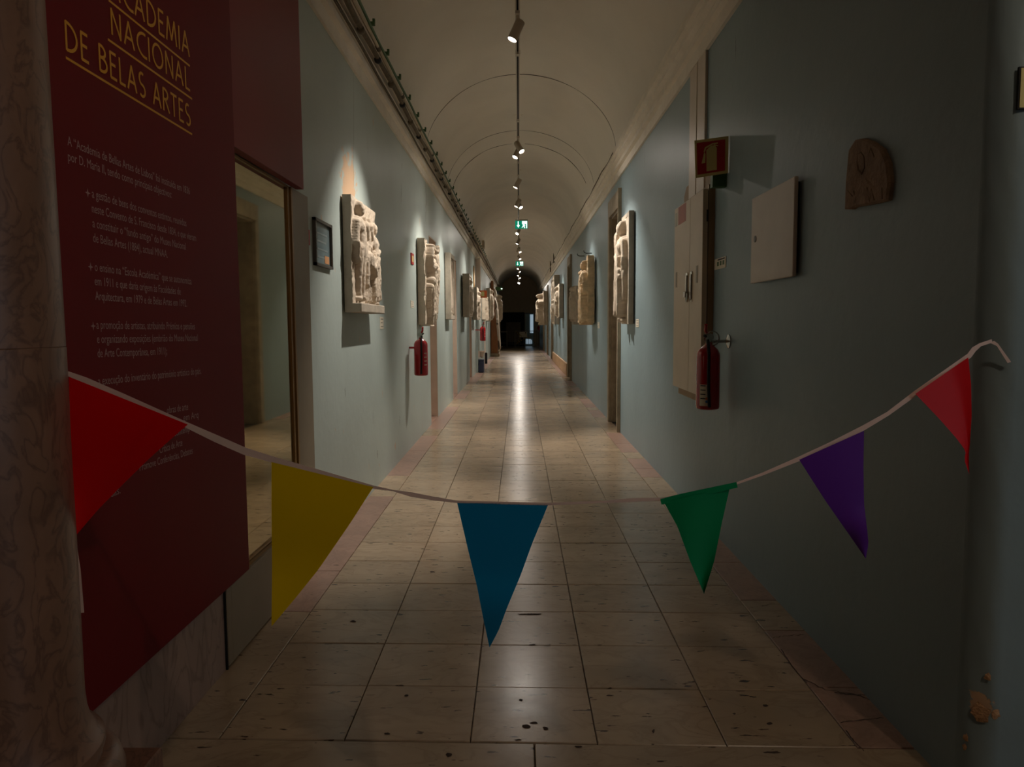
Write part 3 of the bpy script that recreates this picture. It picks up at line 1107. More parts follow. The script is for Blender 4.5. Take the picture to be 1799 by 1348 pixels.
ribbon('tape', [(118, 656, 8), (150, 669, 12), (220, 700, 13), (328, 747, 10), (380, 771, 13), (430, 793, 13), (480, 808, 11), (560, 831, 11), (655, 856, 6), (690, 862, 2.5), (722, 869, 8), (760, 876, 7), (803, 882, 4), (880, 884, 5), (962, 886, 5), (1060, 882, 4), (1110, 879, 7), (1163, 877, 5), (1230, 864, 6), (1293, 850, 4), (1340, 833, 5), (1405, 806, 8), (1460, 781, 9), (1517, 752, 9), (1560, 727, 7), (1610, 690, 9), (1703, 625, 9), (1711, 614, 9), (1722, 606, 6), (1743, 599, 6)], M_tape, bt)
# the taped end folded down the corner, on the hall-side wall
vs = []
off = YR0-0.012
for (x, y) in ((1740, 603), (1746, 599), (1753, 604), (1751, 608), (1776, 636), (1770, 638)):
    vs.append(onY(x, y, off))
o = MB().add(vs, [(0, 1, 2, 3), (3, 2, 4, 5)]).build('tape_end', M_tape, bt)
o.modifiers.new('solid', 'SOLIDIFY').thickness = 0.001
ribbon('tape_tail', [(134, 941, 1.5), (131, 958, 2), (133, 964, 6), (138, 1000, 7), (144, 1077, 8)], M_tape, bt)


def poly_at(pl, u):
    L_ = [0.0]
    for i in range(len(pl)-1):
        L_.append(L_[-1]+math.hypot(pl[i+1][0]-pl[i][0], pl[i+1][1]-pl[i][1]))
    s_ = u*L_[-1]
    for i in range(len(pl)-1):
        if s_ <= L_[i+1]+1e-9:
            k = (s_-L_[i])/max(1e-9, L_[i+1]-L_[i])
            return (pl[i][0]*(1-k)+pl[i+1][0]*k, pl[i][1]*(1-k)+pl[i+1][1]*k)
    return pl[-1]


def flag(color_name, rgb, left, right, wave, lab):
    nr, nc = 22, 9
    vs, fs = [], []
    for r in range(nr+1):
        u = r/nr
        l_, q_ = poly_at(left, u), poly_at(right, u)
        for c in range(nc+1):
            k = c/nc
            off_ = wave(u, k)
            vs.append(onB(l_[0]*(1-k)+q_[0]*k, l_[1]*(1-k)+q_[1]*k, off_))
    for r in range(nr):
        for c in range(nc):
            a = r*(nc+1)+c
            fs.append((a, a+1, a+nc+2, a+nc+1))
    o_ = MB().add(vs, fs).build('pennant', sheet_mat(color_name, rgb), bt, smooth='all')
    o_['label'] = lab
    return o_


flag('red_plastic_sheet', (218, 6, 10), [(121, 662), (124, 760), (127, 860), (132, 943)], [(330, 746), (300, 772), (262, 806), (215, 852), (170, 898), (132, 943)], lambda u, k: 0.012*math.sin(u*3+k*2.2), 'red pennant beside the marble column')
flag('yellow_plastic_sheet', (222, 186, 0), [(477, 812), (477, 900), (478, 1000), (477, 1101)], [(656, 856), (615, 920), (560, 1000), (520, 1050), (477, 1101)], lambda u, k: 0.010*math.sin(u*7.0+1.0)*u, 'yellow pennant')
flag('blue_plastic_sheet', (0, 126, 178), [(803, 883), (822, 965), (838, 1030), (848, 1082), (860, 1138)], [(963, 887), (935, 955), (915, 1010), (890, 1070), (876, 1108), (860, 1138)], lambda u, k: 0.014*math.sin(max(0, u-0.5)*9)*u, 'blue pennant')
flag('green_plastic_sheet', (0, 134, 84), [(1166, 882), (1190, 925), (1212, 985), (1237, 1044)], [(1282, 858), (1268, 920), (1255, 985), (1237, 1044)], lambda u, k: 0.008*math.sin(k*4+u*3), 'green pennant with its sleeve rolled over the tape')
flag('purple_plastic_sheet', (92, 38, 146), [(1404, 808), (1450, 880), (1492, 940), (1521, 982)], [(1518, 757), (1517, 820), (1518, 885), (1524, 935), (1526, 955), (1521, 982)], lambda u, k: 0.016*math.sin(max(0, u-0.6)*9)*k+0.004*math.sin(k*3), 'purple pennant')
flag('bright_red_plastic_sheet', (206, 8, 18), [(1608, 692), (1650, 736), (1680, 770), (1697, 793), (1694, 808), (1703, 834)], [(1701, 628), (1706, 675), (1707, 730), (1704, 780), (1702, 800), (1703, 834)], lambda u, k: 0.020*abs(k-0.72)*(1-u*0.3), 'red pennant beside the battered corner')
ribbon('sleeve', [(1161, 882, 10), (1200, 873, 12), (1295, 852, 10)], sheet_mat('green_plastic_sheet', (0, 134, 84)), bt, 0.003)

# ------------------------------------------------------------------ carved reliefs


def smooth2(A, n_):
    for _ in range(n_):
        P = np.pad(A, 1, mode='edge')
        A = (P[1:-1, 1:-1]*4+P[:-2, 1:-1]+P[2:, 1:-1]+P[1:-1, :-2]+P[1:-1, 2:])/8
    return A


def fnoise(nu, nv, k, seed):
    r_ = np.random.default_rng(seed)
    A = r_.random((k+2, k+2))
    iu = np.linspace(0, k, nu)
    iv = np.linspace(0, k, nv)
    a0_, b0_ = np.floor(iu).astype(int), np.floor(iv).astype(int)
    fu, fv = iu-a0_, iv-b0_
    fu = fu*fu*(3-2*fu)
    fv = fv*fv*(3-2*fv)
    A00 = A[np.ix_(a0_, b0_)]
    A10 = A[np.ix_(a0_+1, b0_)]
    A01 = A[np.ix_(a0_, b0_+1)]
    A11 = A[np.ix_(a0_+1, b0_+1)]
    fu, fv = fu[:, None], fv[None, :]
    return A00*(1-fu)*(1-fv)+A10*fu*(1-fv)+A01*(1-fu)*fv+A11*fu*fv


def cap_(u1, v1, u2, v2, r1, r2, w=0.0):
    return (u1, v1, u2, v2, r1, r2, w)


def figure(cx_, v0, s, lean=0.0, armL=(-0.20, 0.55), armR=(0.20, 0.55), drape=0.0, step=0.05, seed=0, w=0.0, beard=False):
    """body parts of a carved standing figure; armL/armR: hand positions in units of the height"""
    P = []

    def X(a, b):
        return cx_+s*(a+lean*b)

    def C(a1, b1, a2, b2, r1, r2, w_=0.0):
        P.append((X(a1, b1), v0+s*b1, X(a2, b2), v0+s*b2, s*r1, s*r2, w+s*w_))
    C(0, 0.925, 0.004, 0.905, 0.058, 0.05, 0.03)           # head
    C(-0.02, 0.955, 0.03, 0.95, 0.046, 0.04, 0.02)         # hair
    C(0.0, 0.91, 0.0, 0.89, 0.018, 0.016, 0.065)           # nose
    if beard:
        C(0.0, 0.875, 0.0, 0.84, 0.035, 0.02, 0.035)
    C(0, 0.86, 0, 0.82, 0.034, 0.038, 0.01)                # neck
    C(-0.085, 0.785, 0.085, 0.785, 0.062, 0.062, 0.0)      # shoulders
    C(-0.045, 0.735, 0.045, 0.735, 0.072, 0.072, 0.015)    # chest
    C(-0.048, 0.74, -0.04, 0.735, 0.046, 0.04, 0.045)
    C(0.048, 0.74, 0.04, 0.735, 0.046, 0.04, 0.045)
    C(0, 0.70, 0, 0.57, 0.088, 0.08, 0.005)                # belly
    C(-0.035, 0.52, 0.035, 0.52, 0.084, 0.084, 0.0)        # hips
    C(-0.05, 0.49, -0.055-step*0.4, 0.29, 0.066, 0.046, 0.01)
    C(0.05, 0.49, 0.055+step*0.4, 0.29, 0.066, 0.046, 0.02)
    C(-0.055-step*0.4, 0.28, -0.055-step, 0.06, 0.044, 0.026, 0.01)
    C(0.055+step*0.4, 0.28, 0.06+step, 0.06, 0.044, 0.026, 0.02)
    C(-0.055-step, 0.03, -0.10-step, 0.018, 0.028, 0.02, 0.02)
    C(0.06+step, 0.03, 0.11+step, 0.018, 0.028, 0.02, 0.03)
    for sg, (ha, hb) in ((-1, armL), (1, armR)):
        ex, ey = (sg*0.135+ha)/2+sg*0.05, (0.77+hb)/2-0.02
        C(sg*0.135, 0.775, ex, ey, 0.042, 0.034, 0.02)
        C(ex, ey, ha, hb, 0.034, 0.024, 0.03)
        C(ha, hb, ha+0.01, hb-0.035, 0.026, 0.018, 0.035)
    if drape > 0:
        r_ = random.Random(seed)
        for k in range(9):
            a = -0.13+0.26*k/8+r_.uniform(-.01, .01)
            t_ = 0.60+r_.uniform(-.08, .14)*drape
            C(a*0.7, t_, a*1.15+r_.uniform(-.03, .03), 0.06+r_.uniform(0, .1), 0.020, 0.026, 0.045+r_.uniform(0, .03))
        C(-0.12, 0.50, 0.13, 0.66, 0.03, 0.035, 0.06)
        C(-0.13, 0.45, 0.12, 0.58, 0.026, 0.03, 0.06)
    return P


def field(W, H, nu, nv, prims, k=1.0, soften=2):
    U, V = np.meshgrid(np.linspace(0, W, nu), np.linspace(0, H, nv), indexing='ij')
    A = np.zeros((nu, nv))
    for (u1, v1, u2, v2, r1, r2, w) in prims:
        du, dv = u2-u1, v2-v1
        l2 = du*du+dv*dv+1e-9
        t = np.clip(((U-u1)*du+(V-v1)*dv)/l2, 0, 1)
        d2 = (U-u1-t*du)**2+(V-v1-t*dv)**2
        r = r1+(r2-r1)*t
        h = np.where(d2 < r*r, np.sqrt(np.maximum(r*r-d2, 0))+w, 0)
        A = np.maximum(A, h)
    return U, V, smooth2(A*k, soften)


def relief(name, label, X, sgn, y0, y1, z0, z1, slab, prims, k=1.0, mslab=None, mcarve=None, outline=None, nu=90, nv=110, rough=0.012, seed=1, frame=None, ledge=None, gap=0.012, group='plaster casts hung along the corridor', cat='relief', soften=2):
    W, H = y1-y0, z1-z0
    mslab = mslab or M_plaster2
    mcarve = mcarve or M_plaster
    root = thing(name, (X+sgn*gap, (y0+y1)/2, z0), label, cat, group)
    U, V, A = field(W, H, nu, nv, prims, k, soften)
    A = A+rough*(fnoise(nu, nv, 9, seed)-0.4)*1.0+rough*0.6*(fnoise(nu, nv, 26, seed+1)-0.5)+rough*0.35*(fnoise(nu, nv, 60, seed+2)-0.5)
    A = np.maximum(A, -rough)
    keep = np.ones((nu-1, nv-1), bool)
    if outline is not None:
        Uc = (U[:-1, :-1]+U[1:, 1:])/2/W
        Vc = (V[:-1, :-1]+V[1:, 1:])/2/H
        keep = outline(Uc, Vc)
    xb = X+sgn*gap
    # carved face, with its edges returning to the back
    front = lambda i, j: (xb+sgn*(slab+float(A[i, j])), y0+float(U[i, j]), z0+float(V[i, j]))
    mb_ = MB()
    idf, idb = {}, {}

    def vf(i, j):
        if (i, j) not in idf:
            idf[(i, j)] = len(mb_.v)
            mb_.v.append(front(i, j))
        return idf[(i, j)]

    def vb_(i, j):
        if (i, j) not in idb:
            idb[(i, j)] = len(mb_.v)
            q = front(i, j)
            mb_.v.append((xb+sgn*(slab*0.9 if outline is None else 0.0), q[1], q[2]))
        return idb[(i, j)]
    for i in range(nu-1):
        for j in range(nv-1):
            if not keep[i, j]:
                continue
            mb_.f.append((vf(i, j), vf(i+1, j), vf(i+1, j+1), vf(i, j+1)))
            for (di, dj, e0, e1) in ((-1, 0, (i, j), (i, j+1)), (1, 0, (i+1, j), (i+1, j+1)), (0, -1, (i, j), (i+1, j)), (0, 1, (i, j+1), (i+1, j+1))):
                a, b = i+di, j+dj
                if a < 0 or b < 0 or a >= nu-1 or b >= nv-1 or not keep[a, b]:
                    mb_.f.append((vf(*e0), vf(*e1), vb_(*e1), vb_(*e0)))
    c_ = mb_.build('carving', mcarve, root, smooth='all')
    try:
        c_.data.set_sharp_from_angle(angle=math.radians(60))
    except Exception:
        pass
    if outline is None:
        bx('slab', (xb, y0-0.001, z0+0.001), (xb+sgn*slab*0.92, y1+0.001, z1-0.001), mslab, root)
    if frame:
        fw_, fd = frame
        for (a, b, c, d) in ((y0-0.004, y0+fw_, z0-0.003, z1+0.003), (y1-fw_, y1+0.004, z0-0.003, z1+0.003)):
            bx('frame_bar', (xb, a, c), (xb+sgn*fd, b, d), mslab, root, bevel=0.004)
        for (a, b, c, d) in ((y0+fw_, y1-fw_, z0-0.002, z0+fw_), (y0+fw_, y1-fw_, z1-fw_, z1+0.002)):
            bx('frame_bar', (xb, a, c), (xb+sgn*(fd-0.002), b, d), mslab, root, bevel=0.004)
    if ledge:
        lh, ld = ledge
        bx('ledge', (xb-sgn*0.001, y0-0.005, z0-0.004), (xb+sgn*ld, y1+0.02, z0+lh), mslab, root, bevel=0.008)
    if gap > 0.005:
        for yy in (y0+W*0.3, y1-W*0.3):
            bx('wall_peg', (X, yy-0.012, z0+H*0.5), (xb+sgn*0.01, yy+0.012, z0+H*0.5+0.02), M_greyframe, root)
    return root


# L1: stela with a youth, bulls' heads and a bearded figure
p0 = onX(598, 341, XL)
y0 = p0.y
z1 = p0.z
z0 = onX(602, 548, XL).z
W = 0.90
H = z1-z0
P = figure(0.17, 0.085, H*0.87, armL=(-0.15, 0.42), armR=(0.17, 0.46), step=0.0, w=0.022)
P += figure(0.74, 0.06, H*0.80, lean=-0.04, armL=(-0.18, 0.62), armR=(-0.05, 0.52), step=0.03, drape=0.9, seed=3, w=0.012, beard=True)
for cu_, cv in ((0.37, 0.66), (0.52, 0.67)):     # animal heads on long necks
    P += [(cu_-0.03, cv, cu_+0.025, cv-0.085, 0.040, 0.026, 0.045), (cu_-0.04, cv+0.035, cu_-0.045, cv+0.06, 0.014, 0.008, 0.05),
          (cu_-0.045, cv, cu_-0.05, cv-0.26, 0.034, 0.042, 0.02), (cu_-0.09, cv+0.01, cu_-0.09, cv-0.22, 0.014, 0.014, 0.03)]
P += [(0.38, 0.41, 0.60, 0.38, 0.072, 0.070, 0.03), (0.50, 0.36, 0.57, 0.31, 0.05, 0.04, 0.065), (0.34, 0.38, 0.33, 0.22, 0.03, 0.022, 0.05), (0.60, 0.33, 0.65, 0.10, 0.038, 0.022, 0.04), (0.33, 0.22, 0.36, 0.20, 0.026, 0.02, 0.05)]
for k in range(8):
    P.append((0.45+k*0.022, 0.30, 0.42+k*0.035, 0.09, 0.010, 0.008, 0.022))
for k in range(10):
    P.append((0.35+0.03*k, 0.43+0.012*math.sin(k*2.1), 0.36+0.03*k, 0.36, 0.009, 0.007, 0.095))
relief('stela_relief', 'large plaster stela with nude youth and animals on a projecting ledge', XL, 1, y0, y0+W, z0, z1, 0.060, P, 0.80, nu=170, nv=160, rough=0.010, soften=1, seed=11, ledge=(0.065, 0.125))

# L2: high relief torso
p0 = onX(731, 418, XL)
y0, z1 = p0.y, p0.z
z0 = onX(733, 573, XL).z
H = z1-z0
W = 0.64
P = figure(0.30, -0.04, H*0.98, lean=0.03, armL=(-0.12, 0.98), armR=(0.16, 0.60), seed=5, w=0.05, step=0.03)
P += [(0.36, H*0.80, 0.42, H*0.55, 0.095, 0.10, 0.06), (0.44, H*0.62, 0.46, H*0.40, 0.07, 0.055, 0.09), (0.22, H*0.52, 0.36, H*0.42, 0.06, 0.065, 0.07),
      (0.34, H*0.40, 0.30, H*0.14, 0.055, 0.035, 0.08), (0.46, H*0.42, 0.42, H*0.16, 0.05, 0.03, 0.09), (0.16, H*0.45, 0.22, H*0.22, 0.05, 0.03, 0.05), (0.26, H*0.14, 0.32, H*0.06, 0.04, 0.025, 0.08), (0.34, H*0.92, 0.34, H*0.88, 0.055, 0.05, 0.11)]
for k in range(12):
    P.append((0.12+0.034*k, H*(0.42+0.03*math.sin(k*1.9)), 0.14+0.028*k, H*(0.10+0.03*math.sin(k*2.7)), 0.012, 0.009, 0.07+0.03*math.sin(k*1.3)))
relief('torso_relief', 'broken high relief of twisting bodies hung above a fire extinguisher', XL, 1, y0, y0+W, z0, z1, 0.085, P, 0.95, nu=110, nv=170, rough=0.020, seed=21, soften=1,
       outline=lambda u, v: (u < 0.95-0.55*np.maximum(0, 0.30-v)+0.04*np.sin(v*19)) & (v > 0.01+0.25*np.maximum(0, u-0.55)+0.03*np.sin(u*13)) & (v < 0.995-0.22*np.maximum(0, u-0.30)+0.02*np.sin(u*23)))

# L3 framed tall panel
p0 = onX(780, 444, XL)
z0 = onX(782, 561, XL).z
y0, z1 = p0.y, p0.z
H, W = z1-z0, 0.78
P = figure(0.25, 0.10, H*0.82, w=0.005, drape=0.7, seed=9)+figure(0.54, 0.10, H*0.82, lean=-0.03, w=0.005, drape=0.6, seed=10, armL=(-0.2, 0.7))
relief('framed_relief', 'tall framed relief panel with shallow figures before the second doorway', XL, 1, y0, y0+W, z0, z1, 0.065, P, 0.32, nu=70, nv=110, rough=0.006, seed=31, frame=(0.07, 0.10))

# L4
p0 = onX(810, 481, XL)
z0 = onX(811, 557, XL).z
y0, z1 = p0.y, p0.z
H, W = z1-z0, 0.95
P = figure(0.30, 0.02, H*0.86, w=0.03, armR=(0.22, 0.8))+figure(0.68, 0.02, H*0.72, w=0.03, drape=0.6, seed=4)
relief('boxed_relief', 'thick box-sided relief with rim at top, between doorways', XL, 1, y0, y0+W, z0, z1, 0.13, P, 0.8, nu=60, nv=80, rough=0.01, seed=41, frame=(0.05, 0.15), gap=0.03)

# L5
p0 = onX(829, 505, XL)
z0 = onX(830, 562, XL).z
y0, z1 = 20.15, p0.z
H, W = z1-z0, 0.9
P = figure(0.40, -0.05, H*0.95, w=0.06, armR=(0.2, 0.7))+figure(0.7, -0.02, H*0.6, w=0.05)
relief('bust_relief', 'thick relief beside the pilaster and orange sign', XL, 1, y0, y0+W, z0, z1, 0.13, P, 0.7, nu=50, nv=60, rough=0.015, seed=51)
# L6, L7
relief('head_relief', 'ragged high relief past the pilaster, left wall', XL, 1, 25.4, 26.3, 1.57, 2.42, 0.11, figure(0.45, -0.1, 0.95, w=0.05, drape=0.6, seed=6)+figure(0.7, 0.1, 0.6, w=0.05), 0.75, nu=44, nv=50, rough=0.03, seed=61,
       outline=lambda u, v: (v < 0.95-0.2*np.abs(u-0.45)) & (v > 0.03+0.05*np.sin(u*12)))
relief('narrow_relief', 'tall narrow relief panel just before the leaning cast', XL, 1, 29.0, 29.8, 1.55, 2.85, 0.14, figure(0.4, 0.05, 1.2, w=0.04, drape=0.8, seed=8), 0.9, nu=40, nv=60, rough=0.012, seed=71)

# L8: tall standing cast on a wooden prop
sc_ = thing('standing_cast', (XL+0.2, 33.2, 0), 'tall standing plaster figure cast propped on brown wooden frame', 'statue', 'plaster casts hung along the corridor')
mb = MB()
mb.add([(XL+0.03, 33.0, 0.14), (XL+0.33, 33.0, 0.14), (XL+0.33, 33.0, 0.55), (XL+0.14, 33.0, 3.35), (XL+0.03, 33.0, 3.35), (XL+0.03, 33.05, 0.14), (XL+0.33, 33.05, 0.14), (XL+0.33, 33.05, 0.55), (XL+0.14, 33.05, 3.35), (XL+0.03, 33.05, 3.35)],
       [(0, 1, 2, 3, 4), (9, 8, 7, 6, 5), (0, 5, 6, 1), (1, 6, 7, 2), (2, 7, 8, 3), (3, 8, 9, 4)])
mb.build('wooden_prop', M_wood, sc_)
bx('base', (XL+0.01, 32.9, 0.0), (XL+0.40, 34.1, 0.14), M_stoneframe, sc_, bevel=0.01)
U, V, A = field(0.95, 3.2, 40, 120, figure(0.45, 0.0, 2.9, w=0.02, drape=1.0, seed=12, lean=0.0), 0.55, 1)
vs, fs = [], []
for i in range(40):
    for j in range(120):
        base = 0.33-0.19*max(0.0, (V[i, j]-0.4)/2.8)
        vs.append((XL+base+A[i, j]*0.7, 33.06+U[i, j], 0.15+V[i, j]))
for i in range(39):
    for j in range(119):
        a = i*120+j
        fs.append((a, a+120, a+121, a+1))
MB().add(vs, fs).build('carving', M_plaster, sc_, smooth='all')
bx('back_board', (XL+0.02, 33.06, 0.14), (XL+0.16, 34.0, 3.3), M_plaster2, sc_)
bx('ledge', (XL+0.02, 33.06, 0.14), (XL+0.36, 34.0, 0.40), M_plaster, sc_, bevel=0.02)
relief('tall_relief', 'tall relief past the leaning cast near the corridor end', XL, 1, 38.2, 39.2, 1.5, 3.0, 0.14, figure(0.5, 0.05, 1.4, w=0.1, drape=0.6, seed=14), 1.2, nu=40, nv=60, rough=0.02, seed=81)

# R1
p0 = onX(1116, 370, XR)
y0, z1 = p0.y, p0.z
z0 = onX(1116, 569, XR).z
H, W = z1-z0, 0.60
P = figure(0.34, 0.02, H*0.93, lean=0.0, armL=(-0.16, 0.50), armR=(0.16, 0.60), step=0.01, w=0.02, drape=0.25, seed=15)
P += [(0.12, 0.60, 0.17, 0.30, 0.05, 0.04, 0.03), (0.16, H*0.62, 0.13, 0.66, 0.045, 0.05, 0.04), (0.52, H*0.82, 0.52, H*0.60, 0.07, 0.06, 0.06), (0.52, 0.85, 0.5, 0.45, 0.05, 0.05, 0.03)]
relief('draped_relief', 'tall white relief of nude figure with cloak by stone door frame', XR, -1, y0, y0+W, z0, z1, 0.055, P, 0.85, nu=110, nv=190, rough=0.010, soften=1, seed=91, frame=(0.045, 0.062), gap=0.01)

# R2 : honey coloured fragment
p0 = onX(1048, 447, XR)
y0, z1 = p0.y, p0.z
z0 = onX(1048, 571, XR).z
H, W = z1-z0, 0.80
P = figure(0.30, -0.02, H*0.95, w=0.04, drape=1.0, seed=16, armR=(0.1, 0.6))+figure(0.60, -0.05, H*0.86, w=0.03, drape=1.0, seed=17)
relief('honey_fragment', 'honey coloured broken relief of draped women on iron hooks', XR, -1, y0, y0+W, z0, z1, 0.11, P, 0.9, nu=100, nv=150, mcarve=M_stone, rough=0.03, soften=1, seed=101, gap=0.03,
       outline=lambda u, v: (v < 0.99-0.16*np.maximum(0, u-0.25)-0.02*np.sin(u*17)) & (v > 0.015+0.02*np.sin(u*11)) & (u > 0.03+0.02*np.sin(v*15)) & (u < 0.97+0.03*np.sin(v*23)))
for (x, y, wh) in ((1040, 445, 'nearer the cloaked figure'), (1027, 450, 'nearer the smaller fragment')):
    p = onX(x, y, XR)
    tag(MB().tube([(XR, p.y, p.z), (XR-0.10, p.y, p.z), (XR-0.14, p.y, p.z+0.015), (XR-0.15, p.y, p.z+0.05)], 0.008, 6).build('iron_hook', M_black, smooth=True), 'black iron hook above the honey coloured relief, ' + wh, 'hook', 'hooks of the honey relief')

# R3
p0 = onX(1021, 500, XR)
y0, z1 = p0.y, p0.z
z0 = onX(1021, 570, XR).z
H, W = z1-z0, 0.75
P = figure(0.32, 0.06, H*0.9, w=0.05, drape=0.6, seed=18)+figure(0.58, 0.06, H*0.8, w=0.05)
relief('small_fragment', 'smaller grey white fragment next to the honey coloured relief', XR, -1, y0, y0+W, z0, z1, 0.10, P, 1.0, nu=60, nv=70, rough=0.02, seed=111, ledge=(0.05, 0.14),
       outline=lambda u, v: (v < 0.98-0.3*np.maximum(0, u-0.55)-0.12*np.maximum(0, 0.3-u)))
# R4..R8
relief('slab_relief', 'thick grey slab relief after the second right doorway', XR, -1, 22.2, 23.1, 1.62, 2.64, 0.13, figure(0.5, 0.02, 0.95, w=0.04, drape=0.5, seed=19), 0.9, nu=50, nv=60, rough=0.012, seed=121, ledge=(0.03, 0.16))
relief('tall_slab_relief', 'tallest slab relief on the right wall, carved with small figures', XR, -1, 24.4, 25.4, 1.42, 3.04, 0.17, figure(0.35, 0.02, 0.8, w=0.04, seed=20, drape=.5)+figure(0.7, 0.02, 0.75, w=0.04)+figure(0.5, 0.82, 0.7, w=0.02), 0.9, nu=50, nv=80, rough=0.012, seed=131)
relief('upper_tablet', 'upper of two stacked white tablets on the right wall', XR, -1, 27.3, 28.0, 2.28, 2.86, 0.10, figure(0.35, 0.02, 0.52, w=0.02), 0.8, nu=36, nv=36, rough=0.01, seed=141)
relief('lower_tablet', 'lower of two stacked white tablets on the right wall', XR, -1, 27.3, 28.1, 1.58, 2.14, 0.12, figure(0.35, 0.02, 0.5, w=0.03), 0.8, nu=36, nv=36, rough=0.01, seed=151)
relief('statue_relief', 'very deep relief of striding figure near the corridor end', XR, -1, 35.4, 36.4, 1.38, 3.0, 0.16, figure(0.5, 0.0, 1.5, w=0.05, drape=0.5, seed=22, step=0.12, armL=(-0.28, 0.72), armR=(0.25, 0.8)), 1.9, nu=54, nv=80, rough=0.03, seed=161)

# ------------------------------------------------------------------ small wall objects
def card(name, X, sgn, pxs, label, cat, m=M_paper, t=0.004, lines=3, group=None):
    (x0, y0), (x1, y1) = pxs
    a, b = onX(x0, y0, X+sgn*t), onX(x1, y1, X+sgn*t)
    ya_, yb_ = sorted((a.y, b.y))
    zc0, zc1 = sorted((a.z, b.z))
    o_ = thing(name, (X, (ya_+yb_)/2, zc0), label, cat, group)
    bx('board', (X, ya_, zc0), (X+sgn*t, yb_, zc1), m, o_)
    for k in range(lines):
        z = zc1-(zc1-zc0)*(0.18+0.62*k/max(1, lines-1) if lines > 1 else 0.5)
        bx('print_line', (X+sgn*t, ya_+(yb_-ya_)*0.12, z-(zc1-zc0)*0.025), (X+sgn*(t+0.0008), yb_-(yb_-ya_)*(0.12+0.2*(k % 2)), z+(zc1-zc0)*0.025), M_ink, o_)
    return o_, ya_, yb_, zc0, zc1


card('caption_card', XL, 1, ((668, 557), (674, 578)), 'small white caption card under the stela relief', 'card')
card('caption_card', XL, 1, ((722, 528), (727, 541)), 'small cream caption card beside the high relief', 'card')
card('caption_card', XR, -1, ((1117, 561), (1122, 575)), 'small white caption card by the cloaked figure relief', 'card')
card('caption_card', XR, -1, ((1050, 566), (1053, 577)), 'thin caption card by the honey coloured relief', 'card')
# label plate near the locker with three pictures
o, a, b, c, d = card('label_plate', XR, -1, ((1275, 450), (1255, 475)), 'cream instruction label on wall right of locker', 'label', lines=0)
bx('print_line', (XR-0.004, a+(b-a)*0.08, c+(d-c)*0.80), (XR-0.005, a+(b-a)*0.70, c+(d-c)*0.92), M_ink, o)
for k in range(3):
    bx('pictogram', (XR-0.004, a+(b-a)*(0.12+0.24*k), c+(d-c)*0.30), (XR-0.005, a+(b-a)*(0.26+0.24*k), c+(d-c)*0.70), M_green, o)

# framed notice and call point on the left wall
q = onX(548, 381, XL)
q2 = onX(580, 472, XL)
ya_, yb_ = q.y, q2.y
za_, zb_ = onX(551, 466, XL).z, q.z
fn = thing('framed_notice', (XL, ya_, za_), 'grey framed notice under glass beside red panel', 'notice')
for (a, b, c, d) in ((ya_, ya_+0.018, za_, zb_), (yb_-0.018, yb_, za_, zb_), (ya_, yb_, za_, za_+0.018), (ya_, yb_, zb_-0.018, zb_)):
    bx('frame_bar', (XL, a, c), (XL+0.022, b, d), M_greyframe, fn)
bx('sheet', (XL, ya_+0.018, za_+0.018), (XL+0.006, yb_-0.018, zb_-0.018), mat('pale_blue_sheet', (120, 138, 142), 0.15, var=0.12, scale=8), fn)
for k in range(5):
    bx('print_line', (XL+0.006, ya_+0.08, zb_-0.09-k*0.05), (XL+0.007, yb_-0.08-0.04*(k % 2), zb_-0.078-k*0.05), mat('faint_print', (140, 154, 156), 0.5), fn)
bx('sticker', (XL+0.006, yb_-0.16, za_+0.03), (XL+0.008, yb_-0.05, za_+0.08), mat('peach_sticker', (220, 160, 110), 0.6), fn)
q, q2 = onX(537, 401, XL+0.03), onX(545, 431, XL+0.03)
cp = thing('call_point', (XL, q.y, q2.z), 'red fire call point sign at door jamb', 'sign')
bx('board', (XL, q.y, q2.z), (XL+0.03, q2.y, q.z), M_signred, cp)
bx('symbol', (XL+0.03, q.y+0.03, q2.z+0.03), (XL+0.031, q2.y-0.03, q.z-0.03), M_paper, cp)
q, q2 = onX(721, 444, XL), onX(725.5, 466, XL)
rs = thing('red_notice', (XL, q.y, q2.z), 'small red bordered sign above the wall-hung extinguisher', 'sign')
bx('board', (XL, q.y, q2.z), (XL+0.012, q2.y, q.z), M_signred, rs)
bx('symbol', (XL+0.012, q.y+0.04, q2.z+0.03), (XL+0.0135, q2.y-0.04, q.z-0.03), M_signcream, rs)

# orange fire sign + extinguisher + blue bin near the pilaster
q = onX(848, 508, XL+0.16)
of = thing('flag_sign', (XL, 22.0, 2.25), 'small orange red flag sign on the pilaster', 'sign')
bx('board', (XL+0.13, 21.88, 2.22), (XL+0.34, 21.90, 2.43), mat('orange_sign', (210, 96, 40), 0.5), of)
bx('bracket', (XL+0.13, 21.90, 2.30), (XL+0.15, 22.0, 2.34), M_greyframe, of)
bx('symbol', (XL+0.17, 21.874, 2.26), (XL+0.26, 21.88, 2.40), M_signcream, of)
ol = thing('oval_plaque', (XL, 20.9, 2.5), 'pale oval plaque in dark frame above the thick relief', 'plaque')
MB().lathe([(0.0, 0.0), (0.16, 0.0), (0.165, 0.02), (0.14, 0.035), (0.0, 0.035)], 28, Matrix.Translation((XL, 21.0, 2.78)) @ Matrix.Rotation(math.pi/2, 4, 'Y') @ Matrix.Scale(1.9, 4, (1, 0, 0)), closed=False).build('frame', M_brass, ol, smooth=True)
MB().lathe([(0.0, 0.036), (0.135, 0.036), (0.13, 0.04), (0.0, 0.045)], 28, Matrix.Translation((XL, 21.0, 2.78)) @ Matrix.Rotation(math.pi/2, 4, 'Y') @ Matrix.Scale(1.9, 4, (1, 0, 0)), closed=False).build('medallion', M_plaster, ol, smooth=True)
